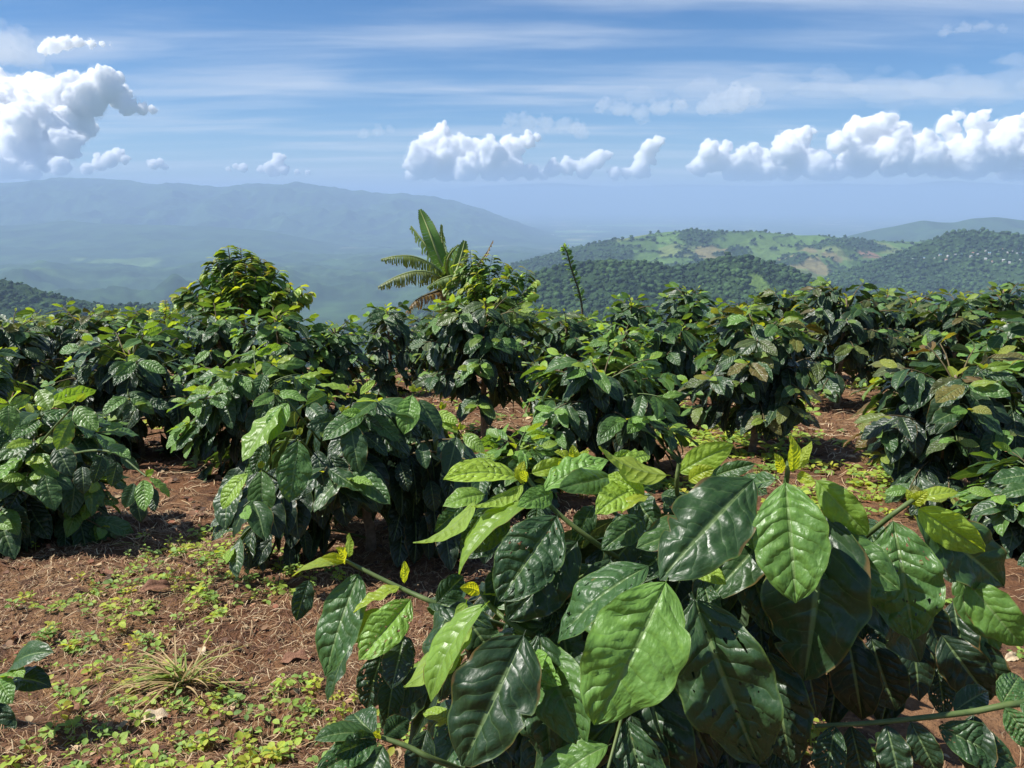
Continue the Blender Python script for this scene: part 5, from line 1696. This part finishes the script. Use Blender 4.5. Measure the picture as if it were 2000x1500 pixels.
flakes('leaf_litter', 7000, (-2.2, 0.8), (1.05, 4.2), 51, 'brown leaf crumbs drifted over the soil in the left foreground')
flakes('leaf_litter', 7000, (-5, 5), (1.2, 9.0), 52, 'brown leaf crumbs lying between the bushes')

# ------------------------------------------------------------------ grass tuft and single dead leaves
M_GRASS = attr_mat('grass_blades', 0.55, 0.3, transl=0.3)


def grass_tuft(px, py, label, blades, seed, scale=1.0):
    g = spot(px, py, 0)
    base = Vector((g[0], g[1], float(soil_z(np.array([g[0]]), np.array([g[1]]))[0])))
    root = empty('grass_tuft', base, label, 'grass tuft')
    rr = random.Random(seed)
    dry = []
    for b in range(blades):
        a = rr.uniform(0, 6.28)
        L = rr.uniform(0.06, 0.22) * scale
        e = rr.uniform(0.15, 1.25)
        if rr.random() < 0.45:
            a = math.pi + rr.gauss(0, 0.5)
            e = rr.uniform(0.1, 0.6)
            L *= 1.2
        p = Vector((rr.gauss(0, .012), rr.gauss(0, .012), 0.0))
        pts = [p.copy()]
        n_ = 8
        for i in range(n_):
            e2 = e - (i / n_) ** 1.2 * rr.uniform(0.9, 1.5)
            p = p + Vector((math.cos(a) * math.cos(e2), math.sin(a) * math.cos(e2), math.sin(e2))) * (L / n_)
            p.z = max(p.z, 0.004)
            pts.append(p.copy())
        w_ = rr.uniform(0.0016, 0.0036) * scale
        V, F = [], []
        sd = Vector((-math.sin(a), math.cos(a), 0))
        for i, q in enumerate(pts):
            ww = w_ * (1 - (i / n_) ** 2.2) + 0.0002
            V += [tuple(q + sd * ww + Vector((0, 0, ww * .5))), tuple(q), tuple(q - sd * ww + Vector((0, 0, ww * .5)))]
        for i in range(n_):
            for s_ in (0, 1):
                F.append((i * 3 + s_, i * 3 + s_ + 1, (i + 1) * 3 + s_ + 1, (i + 1) * 3 + s_))
        isdry = rr.random() < 0.62
        c0 = np.array((0.50, 0.36, 0.17)) if isdry else np.array((0.20, 0.29, 0.05)) * rr.uniform(0.7, 1.2)
        c1 = np.array((0.55, 0.42, 0.22)) if isdry else np.array((0.38, 0.36, 0.09))
        lc = []
        for i in range(len(pts)):
            f = (i / n_) ** 2
            c_ = c0 * (1 - f) + c1 * f
            lc += [(*c_, 1)] * 3
        link('blade', np_mesh('blade', np.array(V), np.array(F), col=np.array(lc)), M_GRASS, root)
    return root


grass_tuft(360, 1345, 'yellowing grass tuft with splayed dry blades on the soil in the left foreground', 85, 4, 1.02)
grass_tuft(668, 1440, 'thin young grass sprout at the bottom left of the foreground bush', 7, 9, 0.5)
grass_tuft(275, 1070, 'small upright grass sprig under the left edge bush', 9, 10, 0.8)

DEADM = leaf_variants(4, 8, 14, 31, 'leaf_blade', M_DEAD, cor=0.01, bend=1.0, cup=0.7, wave=0.06, W=0.42)
for i, (px, py, L, az, mat, lab) in enumerate((
        (270, 1165, .11, 0.5, M_DEAD, 'curled dark red dead leaf lying among the weeds'),
        (225, 1135, .10, 2.6, M_DEAD, 'flat orange brown dead leaf near the weeds at left'),
        (545, 1285, .10, 0.2, M_DEAD, 'wrinkled dark dead leaf left of the foreground bush'),
        (262, 1415, .085, 0.4, M_PALE, 'pale dry husk below the grass tuft'),
        (425, 1200, .05, 1.2, M_DEAD, 'small rusty dead leaf in the middle of the bare soil'),
        (730, 1370, .06, 0.3, M_DEAD, 'orange dead leaf under the drooping front leaves'),
        (395, 1275, .05, 2.0, M_PALE, 'small pale straw coloured leaf scrap above the grass tuft'),
        (25, 1245, .07, 1.0, M_DEAD, 'brown dead leaf at the left edge'),
        (150, 1400, .07, 2.4, M_DEAD, 'brown dead leaf left of the pale husk'),
        (1960, 1300, .06, 0.4, M_PALE, 'pale yellow fallen leaf at the right edge'),
        (470, 1040, .07, 2.2, M_DEAD, 'dead leaf under the drooping left branch of the full bush'))):
    g = spot(px, py, 0)
    zq = float(soil_z(np.array([g[0]]), np.array([g[1]]))[0])
    root = empty('dead_leaf', (g[0], g[1], zq), lab, 'dead leaf', 'dead leaves on the soil')
    me = DEADM[i % 4].copy()
    me.materials.clear()
    me.materials.append(mat)
    o = link('leaf_blade', me, None, root)
    o.matrix_basis = leaf_matrix(Vector((0, 0, 0.004)), Vector((math.cos(az), math.sin(az), 0.0)), Vector((0.2, -0.2, 1)), L)
    q = Vector((math.cos(az), math.sin(az), 0.0))
    link('stalk', tube_mesh('stalk', [tube([q * -0.02 + Vector((0, 0, .010)), q * -0.01 + Vector((0, 0, .013)), Vector((0, 0, .013))], [.0012, .0011, .001], 5)]), M_TWIG, root)

# ------------------------------------------------------------------ distant buildings
M_WALL = simple_mat('house_wall', (0.34, 0.32, 0.28), (0.48, 0.45, 0.41), 0.5, 0.8, 0.0, 0.1)
ROOFS = [simple_mat('tin_roof', (0.40, 0.42, 0.43), (0.55, 0.56, 0.56), 0.4, 0.5, 0.0), simple_mat('rust_roof', (0.30, 0.13, 0.08), (0.40, 0.2, 0.12), 0.4, 0.7, 0.0), simple_mat('blue_roof', (0.15, 0.3, 0.42), (0.2, 0.36, 0.5), 0.4, 0.6, 0.0)]


def house_meshes(w_, l_, h_, rh):
    a, b = w_ / 2, l_ / 2
    V = [(-a, -b, -3), (a, -b, -3), (a, b, -3), (-a, b, -3), (-a, -b, h_), (a, -b, h_), (a, b, h_), (-a, b, h_), (0, -b, h_ + rh), (0, b, h_ + rh)]
    wall = bpy.data.meshes.new('wall')
    wall.from_pydata(V, [], [(0, 1, 5, 4), (1, 2, 6, 5), (2, 3, 7, 6), (3, 0, 4, 7), (4, 5, 8), (6, 7, 9)])
    e = 0.6
    R = [(-a - e, -b - e, h_ - .3), (0, -b - e, h_ + rh + .15), (a + e, -b - e, h_ - .3), (-a - e, b + e, h_ - .3), (0, b + e, h_ + rh + .15), (a + e, b + e, h_ - .3)]
    R += [(x, y, z + 0.25) for x, y, z in R]
    roof = bpy.data.meshes.new('roof')
    roof.from_pydata(R, [], [(6, 7, 10, 9), (7, 8, 11, 10), (0, 3, 4, 1), (1, 4, 5, 2), (0, 1, 7, 6), (1, 2, 8, 7), (3, 9, 10, 4), (4, 10, 11, 5), (0, 6, 9, 3), (2, 5, 11, 8)])
    return wall, roof


deps = bpy.context.evaluated_depsgraph_get()
deps.update()
hm_w, hm_r = house_meshes(7, 10, 4.5, 2.2)
hm_w.materials.append(M_WALL)
roof_ms = []
for rm_ in ROOFS:
    c_ = hm_r.copy()
    c_.materials.append(rm_)
    roof_ms.append(c_)


def ground_hit(px, py):
    d_ = ray(px, py).normalized()
    o_ = Vector((0, 0, CAMZ)) + d_ * 150.0
    for _ in range(60):
        hit, loc, nrm, idx, ob_, mw = scene.ray_cast(deps, o_, d_)
        if not hit:
            return None
        if ob_.get('kind') == 'structure':
            return loc
        o_ = loc + d_ * 0.5
    return None


rv = random.Random(12)
HOUSE_PX = [(1800 + 5, 505), (1822, 506), (1835, 500), (1852, 503), (1868, 499), (1880, 497), (1893, 501), (1900, 495), (1912, 500), (1925, 492), (1935, 498), (1948, 494), (1958, 489), (1966, 497), (1978, 491), (1990, 488), (1985, 499), (1960, 510), (1972, 515), (1990, 512), (1940, 512), (1845, 508), (1780, 507), (1995, 497), (1925, 507)]
for (px, py) in HOUSE_PX:
    h_ = ground_hit(px + rv.uniform(-3, 3), py + rv.uniform(-2, 2))
    if h_ is None or h_.y < 900 or h_.y > 6000:
        continue
    ri_ = rv.choice((0, 0, 0, 0, 1, 2))
    root = empty('house', h_ + Vector((0, 0, 2)), ('tiny pale tin roofed house of the village strung along the wooded hillside at right', 'tiny rusty roofed house of the village along the wooded hillside at right', 'tiny blue roofed house of the village along the wooded hillside at right')[ri_], 'house', 'village houses on the far hillside')
    root.rotation_euler.z = rv.uniform(0, 3.1)
    k_ = rv.uniform(0.4, 0.75)
    root.scale = (k_, k_, k_)
    link('wall', hm_w, None, root)
    link('roof', roof_ms[ri_], None, root)
sw, sr_ = house_meshes(60, 160, 12, 6)
sw.materials.append(M_WALL)
sr_.materials.append(ROOFS[0])
for (px, py, rz_, k_) in ((905, 459, 1.4, 1.4), (922, 459, 1.5, 1.0), (985, 468, 1.5, .8), (1030, 461, 1.6, .9), (1048, 463, 1.2, .7), (1075, 460, 1.5, .8), (1040, 447, 1.5, .7), (1034, 435, 0.4, .5), (1150, 443, 1.5, .6), (570, 443, 0.4, .7), (1492, 432, 1.5, .7), (1636, 435, 1.5, .8)):
    g_ = ray(px, py)
    kk_ = (PLAIN + 6 - CAMZ) / g_.z
    root = empty('warehouse', (g_.x * kk_, g_.y * kk_, PLAIN + 6), 'bright white shed of the town far out on the hazy plain', 'warehouse', 'white sheds on the far plain')
    root.rotation_euler.z = rz_
    root.scale = (k_, k_, k_)
    link('wall', sw, None, root)
    link('roof', sr_, None, root)
